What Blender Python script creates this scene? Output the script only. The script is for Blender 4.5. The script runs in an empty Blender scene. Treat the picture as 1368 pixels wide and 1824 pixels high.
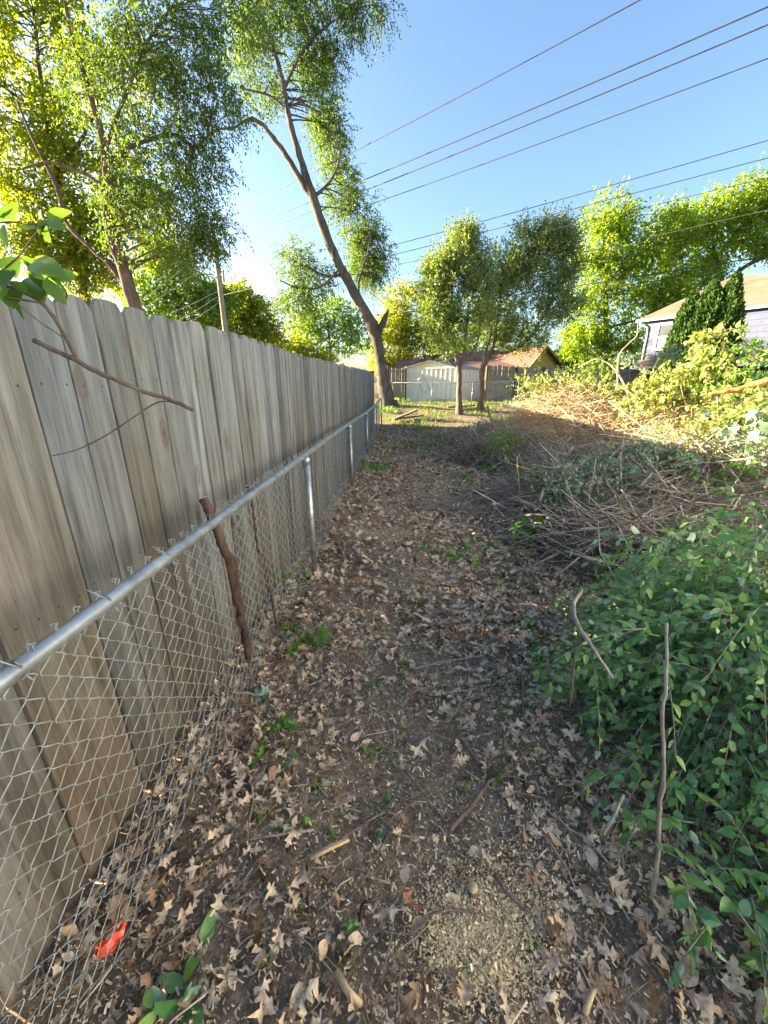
import bpy, math, random
import numpy as np
from mathutils import Vector

# ------------------------------------------------------------------ camera, sky, sun, exposure
sc = bpy.context.scene
COL = sc.collection
H = 1.6
PITCH = math.radians(18.7)
F = 685.0
cam_d = bpy.data.cameras.new('camera')
cam = bpy.data.objects.new('camera', cam_d); COL.objects.link(cam)
cam_d.sensor_fit = 'HORIZONTAL'; cam_d.sensor_width = 36.0; cam_d.lens = 36.0 * F / 1368.0
cam_d.clip_start = 0.02; cam_d.clip_end = 2000
cam.location = (0, 0, H); cam.rotation_euler = (math.pi / 2 - PITCH, 0, 0)
sc.camera = cam

SUN_EL = math.radians(12.5); SUN_AZ = math.radians(-73)      # azimuth from +Y, negative = to the left
world = bpy.data.worlds.new('World'); sc.world = world; world.use_nodes = True
wn = world.node_tree; bg = wn.nodes['Background']
sky = wn.nodes.new('ShaderNodeTexSky'); sky.sky_type = 'NISHITA'; sky.sun_disc = False
sky.sun_elevation = SUN_EL; sky.sun_rotation = SUN_AZ
sky.air_density = 1.0; sky.dust_density = 2.2; sky.ozone_density = 2.6
wn.links.new(sky.outputs[0], bg.inputs[0]); bg.inputs[1].default_value = 0.050
sun_d = bpy.data.lights.new('sun', 'SUN'); sun = bpy.data.objects.new('sun', sun_d); COL.objects.link(sun)
sun_d.energy = 4.9; sun_d.angle = math.radians(0.55); sun_d.color = (1.0, 0.80, 0.52)
sdir = Vector((math.sin(SUN_AZ) * math.cos(SUN_EL), math.cos(SUN_AZ) * math.cos(SUN_EL), math.sin(SUN_EL)))
sun.rotation_euler = sdir.to_track_quat('Z', 'Y').to_euler(); sun.location = (-20, 6, 12)
sc.view_settings.view_transform = 'Standard'; sc.view_settings.look = 'None'
sc.view_settings.exposure = 3.32; sc.view_settings.gamma = 1.0
sc.render.engine = 'CYCLES'
sc.cycles.max_bounces = 8; sc.cycles.diffuse_bounces = 4; sc.cycles.transmission_bounces = 4
sc.cycles.use_denoising = True

R = np.random.default_rng(7)
random.seed(7)
CP, SP = math.cos(PITCH), math.sin(PITCH)

# ------------------------------------------------------------------ helpers
def ray(x, y):
    u = (x - 684.0) / F; v = (y - 912.0) / F
    return np.array([u, CP - v * SP, -SP - v * CP])
def P(x, y, Y):                      # photo direction at forward distance Y (metres)
    d = ray(x, y); d = d * (Y / d[1]); return d + np.array([0, 0, H])
def G(x, y, z=0.0):                  # photo direction meeting the height z
    d = ray(x, y); t = (z - H) / d[2]; return d * t + np.array([0, 0, H])
def pxm(x, y, Y):                    # metres per photo pixel there
    return (Y / ray(x, y)[1]) / F
def sst(a, b, x):
    t = np.clip((x - a) / (b - a), 0, 1); return t * t * (3 - 2 * t)
def ground_z(x, y):
    x = np.asarray(x, float); y = np.asarray(y, float)
    z = 0.56 * sst(11.5, 20, y)
    z = z + 0.022 * np.sin(x * 2.3 + 1.1 + 0.7 * np.sin(y * 1.3)) * np.cos(y * 1.9) + 0.012 * np.sin(x * 5.1 + y * 4.3)
    z = z + 0.03 * np.sin(x * 0.7 + y * 0.45)
    return z
def gz(x, y): return float(ground_z(x, y))
def nrm(a): return a / np.maximum(np.linalg.norm(a, axis=-1, keepdims=True), 1e-9)
def A(*a): return np.array(a, float)

def org(o):
    v = np.zeros(3)
    while o is not None:
        v += np.array(o.location); o = o.parent
    return v
def tag(o, label=None, cat=None, group=None, kind=None):
    if label: o['label'] = label
    if cat: o['category'] = cat
    if group: o['group'] = group
    if kind: o['kind'] = kind
    return o
def thing(name, loc, label, cat, group=None):
    o = bpy.data.objects.new(name, None); COL.objects.link(o); o.location = tuple(loc); o.empty_display_size = 0.1
    return tag(o, label, cat, group)
def mesh(name, V, Fc, mats, rnd=None, flat=False, midx=None):
    V = np.ascontiguousarray(V, dtype=np.float32); Fc = np.ascontiguousarray(Fc, dtype=np.int32)
    me = bpy.data.meshes.new(name)
    m, k = Fc.shape
    me.vertices.add(len(V)); me.vertices.foreach_set('co', V.ravel())
    me.loops.add(m * k); me.loops.foreach_set('vertex_index', Fc.ravel())
    me.polygons.add(m); me.polygons.foreach_set('loop_start', np.arange(0, m * k, k, dtype=np.int32))
    if rnd is not None:
        at = me.attributes.new('rnd', 'FLOAT', 'FACE'); at.data.foreach_set('value', np.ascontiguousarray(rnd, dtype=np.float32))
    for mt in (mats if isinstance(mats, (list, tuple)) else [mats]): me.materials.append(mt)
    if midx is not None: me.polygons.foreach_set('material_index', np.ascontiguousarray(midx, dtype=np.int32))
    me.update(calc_edges=True)
    if flat: me.shade_flat()
    return me
def link(name, me, parent=None, loc=(0, 0, 0), rot=None, scale=None):
    o = bpy.data.objects.new(name, me); COL.objects.link(o)
    o.location = tuple(np.array(loc, float) - (org(parent) if parent is not None else 0))
    if parent is not None: o.parent = parent
    if rot is not None: o.rotation_euler = rot
    if scale is not None: o.scale = scale
    return o
def obj(name, VF, mats, parent=None, rnd=None, flat=False, midx=None, base=None):
    V, Fc = VF; V = np.asarray(V, float)
    if parent is not None:
        o = link(name, mesh(name, V - org(parent), Fc, mats, rnd, flat, midx), None)
        o.parent = parent; return o
    if base is None:
        base = np.array([(V[:, 0].min() + V[:, 0].max()) / 2, (V[:, 1].min() + V[:, 1].max()) / 2, V[:, 2].min()])
    return link(name, mesh(name, V - base, Fc, mats, rnd, flat, midx), None, base)
def cat(parts):
    Vs, Fs, n = [], [], 0
    for V, Fc in parts:
        Vs.append(V); Fs.append(np.asarray(Fc) + n); n += len(V)
    return np.concatenate(Vs), np.concatenate(Fs)
def tubes(PL, RR, n=5):
    """polylines (N,K,3), radii (N,K) -> triangles"""
    PL = np.asarray(PL, float); RR = np.asarray(RR, float); N, K, _ = PL.shape
    T = np.empty_like(PL); T[:, 1:-1] = PL[:, 2:] - PL[:, :-2]; T[:, 0] = PL[:, 1] - PL[:, 0]; T[:, -1] = PL[:, -1] - PL[:, -2]
    T = nrm(T)
    mean = nrm(PL[:, -1] - PL[:, 0] + 1e-6)
    ref = np.where(np.abs(mean[:, 2:3]) > 0.8, A(1, 0, 0), A(0, 0, 1))[:, None, :]
    U = nrm(np.cross(T, np.broadcast_to(ref, T.shape))); W = np.cross(T, U)
    a = np.linspace(0, 2 * math.pi, n, endpoint=False)
    V = PL[:, :, None, :] + RR[:, :, None, None] * (np.cos(a)[:, None] * U[:, :, None, :] + np.sin(a)[:, None] * W[:, :, None, :])
    V = V.reshape(-1, 3)
    i = np.arange(n); j = (i + 1) % n; q = []
    for k in range(K - 1):
        q.append(np.stack([k * n + i, k * n + j, (k + 1) * n + j], 1)); q.append(np.stack([k * n + i, (k + 1) * n + j, (k + 1) * n + i], 1))
    for t in range(1, n - 1):
        q.append(np.array([[0, t + 1, t]])); q.append(np.array([[(K - 1) * n, (K - 1) * n + t, (K - 1) * n + t + 1]]))
    f = np.concatenate(q)
    Fc = (f[None] + (np.arange(N) * K * n)[:, None, None]).reshape(-1, 3)
    return V, Fc
def tube(pts, rad, n=8):
    pts = np.asarray(pts, float); rad = np.full(len(pts), rad) if np.isscalar(rad) else np.asarray(rad, float)
    return tubes(pts[None], rad[None], n)
def smooth_line(pts, sub=4):
    """Catmull-Rom through (x,y,z,r) rows"""
    p = np.asarray(pts, float); p = np.vstack([2 * p[0] - p[1], p, 2 * p[-1] - p[-2]]); out = []
    for i in range(1, len(p) - 2):
        for s in np.linspace(0, 1, sub, endpoint=False):
            a, b, c, d = p[i - 1], p[i], p[i + 1], p[i + 2]
            out.append(0.5 * (2 * b + (c - a) * s + (2 * a - 5 * b + 4 * c - d) * s * s + (3 * b - a - 3 * c + d) * s ** 3))
    out.append(p[-2]); return np.array(out)
def box(c, s, ax=None):
    """box with centre c, full sizes s along the axes ax (3x3 rows)"""
    ax = np.eye(3) if ax is None else np.asarray(ax, float)
    sg = np.array([[x, y, z] for x in (-.5, .5) for y in (-.5, .5) for z in (-.5, .5)]) * np.asarray(s, float)
    V = np.asarray(c, float) + sg @ ax
    Fc = np.array([[0, 1, 3], [0, 3, 2], [4, 6, 7], [4, 7, 5], [0, 4, 5], [0, 5, 1], [2, 3, 7], [2, 7, 6], [0, 2, 6], [0, 6, 4], [1, 5, 7], [1, 7, 3]])
    return V, Fc
def prism(poly, thick, normal):
    """closed slab: polygon points (n,3) extruded by -normal*thick"""
    p = np.asarray(poly, float); n = len(p); q = p - np.asarray(normal, float) * thick
    V = np.vstack([p, q]); f = []
    for t in range(1, n - 1): f += [[0, t, t + 1], [n, n + t + 1, n + t]]
    for i in range(n):
        j = (i + 1) % n; f += [[i, n + i, n + j], [i, n + j, j]]
    return V, np.array(f)

# mass scatter of a leaf template
def leafmats(D, size, up=0.9, jit=0.8, rng=R):
    N = len(D); D = nrm(D)
    ref = A(0, 0, up) + rng.normal(0, jit, (N, 3))
    S = nrm(np.cross(D, ref)); Nn = np.cross(S, D)
    return np.stack([S, D, Nn], 2) * np.asarray(size).reshape(-1, 1, 1)
def scatter(tV, tF, M, pos):
    n = len(tV); V = np.einsum('nij,kj->nki', M, tV) + pos[:, None, :]
    Fc = (tF[None] + (np.arange(len(pos)) * n)[:, None, None]).reshape(-1, tF.shape[1])
    return V.reshape(-1, 3), Fc
def rep(r, tF): return np.repeat(r, len(tF))

FAR_V = A([0, 0, 0], [-.30, .45, .10], [0, 1, -.12], [.30, .45, .10]); FAR_F = np.array([[0, 3, 2], [0, 2, 1]])
NARROW_V = A([0, 0, 0], [-.19, .42, .05], [0, 1, -.14], [.19, .42, .05])
def ovate_lo(w=.28, curl=.22, fold=.16):
    V, f = [], []
    for y, k in ((0, .04), (.3, 1.0), (.68, .78), (1.0, 0)):
        z = -curl * y * y; V += [[-w * k, y, z + fold * w * k * 1.6], [0, y, z], [w * k, y, z + fold * w * k * 1.6]]
    for i in range(3):
        a = 3 * i; f += [[a, a + 1, a + 4], [a, a + 4, a + 3], [a + 1, a + 2, a + 5], [a + 1, a + 5, a + 4]]
    return np.array(V), np.array(f)
def ovate(w=0.3, curl=0.12, fold=0.16):
    ys = [0.0, 0.12, 0.32, 0.55, 0.76, .9, 1.0]; ws = [0.02, .60, .98, .92, .62, .32, 0.0]
    V, f = [], []
    for y, k in zip(ys, ws):
        z = -curl * y * y
        V += [[-w * k, y, z + fold * w * k * 1.6], [0, y, z], [w * k, y, z + fold * w * k * 1.6]]
    for i in range(6):
        a = 3 * i; f += [[a, a + 1, a + 4], [a, a + 4, a + 3], [a + 1, a + 2, a + 5], [a + 1, a + 5, a + 4]]
    return np.array(V), np.array(f)
def oak(rng, lod=0):
    """pin-oak leaf: stalk, deep irregular lobes, curled"""
    nl = 1 if lod == 2 else 2 if (lod or rng.random() < .35) else 3
    out = [(.012, -.15, .012), (.014, .02, .014)]
    for q in range(nl):
        y = (.35 if nl == 1 else .16) + .62 * q / max(1, nl - 1) * (.9 if nl == 3 else .75); w = (.30, .43, .30)[q] if nl == 3 else (.32, .40)[q]
        a, b_ = w * rng.uniform(.55, 1.15), w * rng.uniform(.55, 1.15); lift = rng.uniform(.02, .10)
        if not lod: out += [(.06 + a * .25, y - .03, .06 + b_ * .25)]
        out += [(a, y + lift, b_)]
        if not lod: out += [(a * .82, y + lift + .045, b_ * .86)]
        out += [(rng.uniform(.05, .11), y + .15, rng.uniform(.05, .11))]
    out += [(rng.uniform(.06, .18), .90, rng.uniform(.06, .18)), (0.0, 1.05, 0.0)]
    c1 = rng.uniform(-1.2, 2.6); c2 = rng.uniform(-1.1, .9); c3 = rng.uniform(-.7, .7); ph = rng.uniform(0, 6); sw = rng.uniform(-.25, .25)
    V, f = [], []
    for l, y, r in out:
        for x, k in ((-l, -1), (0, 0), (r, 1)):
            yy = y + (rng.uniform(-.05, .05) if k else 0) + abs(x) * .12
            z = c1 * x * x + c2 * (yy - .4) ** 2 + c3 * x * (yy - .3) + .09 * math.sin(ph + yy * 7 + x * 6) * (abs(x) * 2 + .3)
            V.append([x + sw * (yy - .4) ** 2, yy, z])
    for i in range(len(out) - 1):
        a = 3 * i; f += [[a, a + 1, a + 4], [a, a + 4, a + 3], [a + 1, a + 2, a + 5], [a + 1, a + 5, a + 4]]
    return np.array(V), np.array(f)
def maple():
    """palmate lobed leaf"""
    tips = [(-2.2, .55), (-1.45, .30), (-1.05, .95), (-.55, .42), (0, 1.05), (.55, .42), (1.05, .95), (1.45, .30), (2.2, .55)]
    V = [[0, .12, .02], [0.02, 0, 0]]
    for a, r in tips: V.append([r * math.sin(a) * .75, .3 + r * math.cos(a) * .68, -.10 * r * r + .03])
    V.append([-.02, 0, 0]); V = np.array(V); f = [[0, i + 1, i] for i in range(1, len(V) - 1)]
    V[0] = [0, .3, .04]
    return V, np.array(f)

# ------------------------------------------------------------------ materials
def mat(name):
    m = bpy.data.materials.new(name); m.use_nodes = True; nt = m.node_tree
    b = nt.nodes['Principled BSDF']; return m, nt, b
def N_(nt, t, **kw):
    n = nt.nodes.new(t)
    for k, v in kw.items():
        if k in n.inputs.keys() if isinstance(k, str) else False: n.inputs[k].default_value = v
        else: setattr(n, k, v)
    return n
def ramp(nt, stops, fac):
    r = nt.nodes.new('ShaderNodeValToRGB'); e = r.color_ramp.elements
    while len(e) < len(stops): e.new(0.5)
    for el, (p, c) in zip(e, stops): el.position = p; el.color = (*c, 1)
    nt.links.new(fac, r.inputs[0]); return r.outputs[0]
def noise(nt, scale, detail=4, vec=None, rough=0.6, dist=0.0):
    n = nt.nodes.new('ShaderNodeTexNoise'); n.inputs['Scale'].default_value = scale; n.inputs['Detail'].default_value = detail
    n.inputs['Roughness'].default_value = rough; n.inputs['Distortion'].default_value = dist
    if vec is not None: nt.links.new(vec, n.inputs['Vector'])
    return n.outputs['Fac']
def coords(nt, scale=(1, 1, 1), rand=True, kind='Object'):
    tc = nt.nodes.new('ShaderNodeTexCoord'); mp = nt.nodes.new('ShaderNodeMapping'); mp.inputs['Scale'].default_value = scale
    src = tc.outputs[kind]
    if rand:
        oi = nt.nodes.new('ShaderNodeObjectInfo'); ad = nt.nodes.new('ShaderNodeVectorMath'); ad.operation = 'MULTIPLY_ADD'
        cx = nt.nodes.new('ShaderNodeCombineXYZ'); nt.links.new(oi.outputs['Random'], cx.inputs[0]); nt.links.new(oi.outputs['Random'], cx.inputs[1]); nt.links.new(oi.outputs['Random'], cx.inputs[2])
        nt.links.new(cx.outputs[0], ad.inputs[0]); ad.inputs[1].default_value = (37.0, 53.0, 71.0); nt.links.new(src, ad.inputs[2]); src = ad.outputs[0]
    nt.links.new(src, mp.inputs['Vector']); return mp.outputs[0]
def mixc(nt, a, b, fac, mode='MIX'):
    m = nt.nodes.new('ShaderNodeMix'); m.data_type = 'RGBA'; m.blend_type = mode
    for s, v in ((6, a), (7, b)):
        if isinstance(v, tuple): m.inputs[s].default_value = (*v, 1)
        else: nt.links.new(v, m.inputs[s])
    if isinstance(fac, (int, float)): m.inputs[0].default_value = fac
    else: nt.links.new(fac, m.inputs[0])
    return m.outputs[2]
def bump(nt, b, h, strength=0.4, dist=0.01):
    n = nt.nodes.new('ShaderNodeBump'); n.inputs['Strength'].default_value = strength; n.inputs['Distance'].default_value = dist
    nt.links.new(h, n.inputs['Height']); nt.links.new(n.outputs[0], b.inputs['Normal'])

def leaf_mat(name, stops, transl=0.45, tcol=None, rough=0.5, spec=0.35, objrand=False, back=None, mottle=None):
    m, nt, b = mat(name)
    if objrand: src = nt.nodes.new('ShaderNodeObjectInfo').outputs['Random']
    else:
        at = nt.nodes.new('ShaderNodeAttribute'); at.attribute_name = 'rnd'; src = at.outputs['Fac']
    n = len(stops); c = ramp(nt, [(i / (n - 1), s) for i, s in enumerate(stops)], src)
    base = c
    if back is not None:
        ge = nt.nodes.new('ShaderNodeNewGeometry'); base = mixc(nt, c, back, ge.outputs['Backfacing'])
    if mottle:
        base = mixc(nt, base, ramp(nt, [(.30, (mottle[1],) * 3), (.5, (.95, .95, .95)), (.72, (1.15, 1.12, 1.08))], noise(nt, mottle[0], 5, coords(nt, rand=False), .65)), 1.0, 'MULTIPLY')
    nt.links.new(base, b.inputs['Base Color']); b.inputs['Roughness'].default_value = rough; b.inputs['Specular IOR Level'].default_value = spec
    tr = nt.nodes.new('ShaderNodeBsdfTranslucent')
    tcl = mixc(nt, c, tcol if tcol else (1.7, 1.6, .6), 1.0, 'MULTIPLY'); nt.links.new(tcl, tr.inputs[0])
    mx = nt.nodes.new('ShaderNodeMixShader'); mx.inputs[0].default_value = transl
    out = nt.nodes['Material Output']; nt.links.new(b.outputs[0], mx.inputs[1]); nt.links.new(tr.outputs[0], mx.inputs[2]); nt.links.new(mx.outputs[0], out.inputs[0])
    return m
def bark_mat(name, c1, c2, scale=9.0, strength=0.8, stretch=0.25):
    m, nt, b = mat(name); v = coords(nt, (1, 1, stretch), rand=False)
    f = noise(nt, scale, 8, v, .7, .6); f2 = noise(nt, scale * .22, 3, v)
    c = mixc(nt, ramp(nt, [(.32, c1), (.68, c2)], f), tuple(x * .55 for x in c1), ramp(nt, [(.5, (0, 0, 0)), (.75, (.7, .7, .7))], f2))
    nt.links.new(c, b.inputs['Base Color']); b.inputs['Roughness'].default_value = .95; b.inputs['Specular IOR Level'].default_value = .15
    bump(nt, b, f, strength, .03); return m
def plain(name, c, rough=.7, metal=0.0, var=.25, scale=8, spec=.4, bumps=0.0):
    m, nt, b = mat(name); v = coords(nt)
    f = noise(nt, scale, 5, v)
    nt.links.new(ramp(nt, [(.3, tuple(x * (1 - var) for x in c)), (.7, tuple(min(1, x * (1 + var * .6)) for x in c))], f), b.inputs['Base Color'])
    b.inputs['Roughness'].default_value = rough; b.inputs['Metallic'].default_value = metal; b.inputs['Specular IOR Level'].default_value = spec
    if bumps: bump(nt, b, noise(nt, scale * 4, 5, v), bumps, .01)
    return m

def fence_wood(name, far=False):
    m, nt, b = mat(name)
    v = coords(nt, (1, 1, 1))
    mp = nt.nodes.new('ShaderNodeMapping'); mp.inputs['Scale'].default_value = (1, 28, 1.1); nt.links.new(v, mp.inputs['Vector'])
    grain = noise(nt, 4.0, 9, mp.outputs[0], .68, .5)
    mp2 = nt.nodes.new('ShaderNodeMapping'); mp2.inputs['Scale'].default_value = (1, 7, .55); nt.links.new(v, mp2.inputs['Vector'])
    streak = noise(nt, 3.0, 4, mp2.outputs[0], .55, .3)
    blotch = noise(nt, 2.2, 4, v, .6)
    tc = nt.nodes.new('ShaderNodeTexCoord'); sx = nt.nodes.new('ShaderNodeSeparateXYZ'); nt.links.new(tc.outputs['Object'], sx.inputs[0])
    # height on the board plus blotches -> weathered grey above, browner below
    mm = nt.nodes.new('ShaderNodeMath'); mm.operation = 'MULTIPLY_ADD'; nt.links.new(blotch, mm.inputs[0]); mm.inputs[1].default_value = .9; nt.links.new(sx.outputs[2], mm.inputs[2])
    wea = nt.nodes.new('ShaderNodeMapRange'); wea.inputs[1].default_value = .85; wea.inputs[2].default_value = 2.35; oi2 = nt.nodes.new('ShaderNodeObjectInfo'); m5 = nt.nodes.new('ShaderNodeMath'); m5.operation = 'MULTIPLY_ADD'; nt.links.new(oi2.outputs['Random'], m5.inputs[0]); m5.inputs[1].default_value = .7; nt.links.new(mm.outputs[0], m5.inputs[2]); nt.links.new(m5.outputs[0], wea.inputs[0])
    grey = ramp(nt, [(.28, (.085, .092, .099)), (.5, (.160, .182, .204)), (.75, (.233, .262, .29))], streak)
    brown = ramp(nt, [(.28, (.072, .057, .044)), (.5, (.142, .114, .086)), (.75, (.207, .167, .128))], streak)
    c = mixc(nt, brown, grey, wea.outputs[0])
    c = mixc(nt, c, ramp(nt, [(.34, (.30, .27, .24)), (.5, (.95, .95, .95)), (.7, (1.22, 1.2, 1.18))], grain), .5, 'MULTIPLY')
    oi = nt.nodes.new('ShaderNodeObjectInfo')
    c = mixc(nt, c, ramp(nt, [(0, (.68, .67, .66)), (.25, (1.02, .95, .86)), (.5, (.88, .90, .92)), (.75, (1.18, 1.10, 1.0)), (1, (1.2, 1.2, 1.18))], oi.outputs['Random']), 1.0, 'MULTIPLY')
    # knots
    mp3 = nt.nodes.new('ShaderNodeMapping'); mp3.inputs['Scale'].default_value = (1, 1.0, .42); nt.links.new(v, mp3.inputs['Vector'])
    vo = nt.nodes.new('ShaderNodeTexVoronoi'); vo.inputs['Scale'].default_value = 5.5; nt.links.new(mp3.outputs[0], vo.inputs['Vector'])
    kn = ramp(nt, [(.05, (.85, .85, .85)), (.10, (.30, .30, .30)), (.13, (.5, .5, .5)), (.19, (0, 0, 0))], vo.outputs['Distance'])
    c = mixc(nt, c, (.075, .05, .035), kn)
    # dark rain streaks
    mp4 = nt.nodes.new('ShaderNodeMapping'); mp4.inputs['Scale'].default_value = (1, 11, .35); nt.links.new(v, mp4.inputs['Vector'])
    st = ramp(nt, [(.56, (0, 0, 0)), (.74, (.5, .5, .5))], noise(nt, 2.6, 5, mp4.outputs[0], .6, .8))
    c = mixc(nt, c, (.09, .085, .085), st)
    # thin green film of algae
    al = ramp(nt, [(.55, (0, 0, 0)), (.8, (.30, .30, .30))], noise(nt, 1.7, 3, v))
    c = mixc(nt, c, (.22, .24, .15), al)
    nt.links.new(c, b.inputs['Base Color']); b.inputs['Roughness'].default_value = .9; b.inputs['Specular IOR Level'].default_value = .2
    bump(nt, b, grain, .6, .008)
    return m

M = {}
M['fence'] = fence_wood('weathered_fence_wood')
M['nail'] = plain('rusty_nail', (.03, .024, .02), .8)
M['galv'] = plain('galvanised_steel', (.42, .45, .47), .42, .75, .35, 14)
M['wire'] = plain('galvanised_wire', (.30, .36, .375), .5, .4, .35, 30)
M['wire_far'] = plain('dull_wire', (.30, .32, .32), .6, .5, .3, 10)
M['bark'] = bark_mat('grey_elm_bark', (.055, .047, .042), (.165, .15, .138), 6, 1.0, .35)
M['bark_d'] = bark_mat('dark_bark', (.06, .045, .035), (.17, .135, .11), 9)
M['bark_l'] = bark_mat('tan_peeling_bark', (.075, .056, .043), (.21, .165, .13), 10, 1.0)
M['vine'] = bark_mat('red_brown_vine_bark', (.05, .032, .026), (.16, .11, .09), 26, 1.0, .35)
M['cut'] = plain('fresh_cut_wood', (.60, .43, .24), .8, 0, .2, 20)
M['twig'] = bark_mat('brown_twig_bark', (.12, .086, .066), (.30, .225, .175), 30, .4)
M['twig_g'] = bark_mat('grey_twig_bark', (.20, .168, .138), (.46, .395, .325), 30, .4)
M['dry'] = leaf_mat('dry_stem', [(0.286, 0.193, 0.121), (0.506, 0.374, 0.242), (0.660, 0.517, 0.341)], .08, (1, .9, .7), .8, .2)
M['stick'] = leaf_mat('litter_stick', [(.13, .10, .078), (.26, .205, .155), (.42, .345, .265), (.60, .51, .40)], .02, (1, .9, .7), .9, .15)
M['wrap'] = bark_mat('peeled_orange_wood', (.36, .15, .06), (.66, .36, .15), 22, .8, .4)

M['twig_p'] = bark_mat('pale_straw_twig', (.34, .25, .15), (.62, .48, .31), 30, .4)
# soil
m, nt, b = mat('soil'); v = coords(nt, rand=False)
f1 = noise(nt, 2.2, 6, v, .65); f2 = noise(nt, 38, 6, v, .75); f3 = noise(nt, 160, 3, v, .7)
c = ramp(nt, [(.3, (.15, .106, .073)), (.5, (.31, .232, .16)), (.72, (.55, .44, .32))], f2)
c = mixc(nt, c, (.30, .225, .15), ramp(nt, [(.58, (0, 0, 0)), (.72, (.6, .6, .6))], f3))
c = mixc(nt, c, (.42, .33, .20), ramp(nt, [(.60, (0, 0, 0)), (.78, (.45, .45, .45))], f1))
sx = nt.nodes.new('ShaderNodeSeparateXYZ'); tc = nt.nodes.new('ShaderNodeTexCoord'); nt.links.new(tc.outputs['Object'], sx.inputs[0])
gr = nt.nodes.new('ShaderNodeMapRange'); gr.inputs[1].default_value = 9; gr.inputs[2].default_value = 24; nt.links.new(sx.outputs[1], gr.inputs[0])
gm = nt.nodes.new('ShaderNodeMath'); gm.operation = 'MULTIPLY'; nt.links.new(gr.outputs[0], gm.inputs[0]); nt.links.new(ramp(nt, [(.35, (0, 0, 0)), (.6, (1, 1, 1))], noise(nt, 1.3, 5, v)), gm.inputs[1])
c = mixc(nt, c, (.07, .105, .035), gm.outputs[0])
nt.links.new(c, b.inputs['Base Color']); b.inputs['Roughness'].default_value = 1.0; b.inputs['Specular IOR Level'].default_value = .1
bump(nt, b, f2, .9, .03); M['soil'] = m

BR = [(.12, .066, .036), (.25, .15, .083), (.40, .265, .155), (.53, .375, .225), (.64, .475, .305), (.73, .575, .40)]
M['oak'] = leaf_mat('dry_oak_leaf', BR, .10, (1.2, .9, .6), .65, .3, back=(.68, .53, .37), mottle=(55, .45))
M['oak_o'] = leaf_mat('dry_oak_leaf_single', BR[1:] + [(.42, .19, .10)], .10, (1.2, .9, .6), .6, .35, objrand=True, back=(.70, .55, .39), mottle=(4.5, .45))
M['crumb'] = leaf_mat('mulch_crumb', [(.13, .092, .064), (.33, .245, .17), (.52, .41, .29), (.68, .56, .41), (.80, .69, .52)], .03, (1.2, .9, .6), .85, .15)
M['bush'] = leaf_mat('honeysuckle_leaf', [(.075, .20, .065), (.12, .28, .082), (.20, .38, .10), (.32, .50, .14)], .22, (1.5, 1.6, .6), .36, .5, back=(.28, .45, .30), mottle=(38, .6))
M['bush_o'] = leaf_mat('honeysuckle_leaf_single', [(.07, .19, .055), (.12, .27, .068), (.20, .37, .09), (.31, .49, .13)], .22, (1.5, 1.6, .6), .34, .55, objrand=True, back=(.30, .47, .32), mottle=(2.6, .65))
M['weed'] = leaf_mat('weed_leaf', [(0.072, 0.177, 0.036), (0.129, 0.274, 0.048), (0.209, 0.386, 0.072)], .35, (1.5, 1.5, .6), .5, .35)
M['silver'] = leaf_mat('silvery_leaf', [(.10, .18, .10), (.16, .26, .16), (.24, .35, .24)], .25, (1.2, 1.4, .7), .5, .35, back=(.24, .30, .24))
M['pale'] = leaf_mat('pale_underside_leaf', [(0.297, 0.396, 0.330), (0.396, 0.495, 0.429), (0.220, 0.341, 0.242)], .25, (1.0, 1.2, .8), .5, .3)
M['pile_leaf'] = leaf_mat('wilting_yellow_green_leaf', [(0.139, 0.217, 0.047), (0.233, 0.310, 0.070), (0.342, 0.420, 0.109), (0.466, 0.513, 0.171)], .3, (1.4, 1.3, .6), .5, .35)
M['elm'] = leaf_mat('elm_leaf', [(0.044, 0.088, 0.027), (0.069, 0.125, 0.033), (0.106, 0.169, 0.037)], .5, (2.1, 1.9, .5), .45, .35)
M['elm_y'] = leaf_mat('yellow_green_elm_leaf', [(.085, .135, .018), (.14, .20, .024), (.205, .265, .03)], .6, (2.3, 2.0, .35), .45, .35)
M['apple'] = leaf_mat('small_tree_leaf', [(.095, .17, .035), (.155, .24, .052), (.26, .335, .10)], .35, (1.7, 1.6, .5), .45, .4, back=(.20, .24, .13))
M['maple'] = leaf_mat('bright_maple_leaf', [(.08, .15, .02), (.14, .235, .03), (.21, .31, .04), (.28, .37, .055)], .5, (2.0, 1.8, .4), .5, .3)
M['far_g'] = leaf_mat('distant_green_leaf', [(0.088, 0.167, 0.049), (0.147, 0.245, 0.059), (0.216, 0.323, 0.069)], .5, (1.9, 1.8, .5), .6, .25)
M['far_y'] = leaf_mat('distant_yellow_green_leaf', [(.13, .18, .03), (.21, .26, .04), (.30, .34, .05)], .55, (2.0, 1.8, .35), .6, .25)
M['arbor'] = leaf_mat('arborvitae_spray', [(0.029, 0.065, 0.018), (0.046, 0.098, 0.023), (0.072, 0.130, 0.026)], .2, (1.4, 1.4, .5), .7, .2)
M['grass'] = leaf_mat('grass_blade', [(0.078, 0.150, 0.033), (0.130, 0.215, 0.046), (0.247, 0.286, 0.091)], .35, (1.5, 1.5, .5), .6, .25)
M['dust'] = leaf_mat('sawdust', [(.62, .47, .26), (.78, .62, .37), (.86, .73, .49)], .03, (1, .9, .6), .95, .1)
M['near_leaf'] = leaf_mat('backlit_near_leaf', [(.04, .095, .022), (.065, .14, .028), (.10, .19, .036)], .5, (1.7, 1.7, .5), .4, .45, objrand=True, back=(.08, .14, .06))

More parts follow.
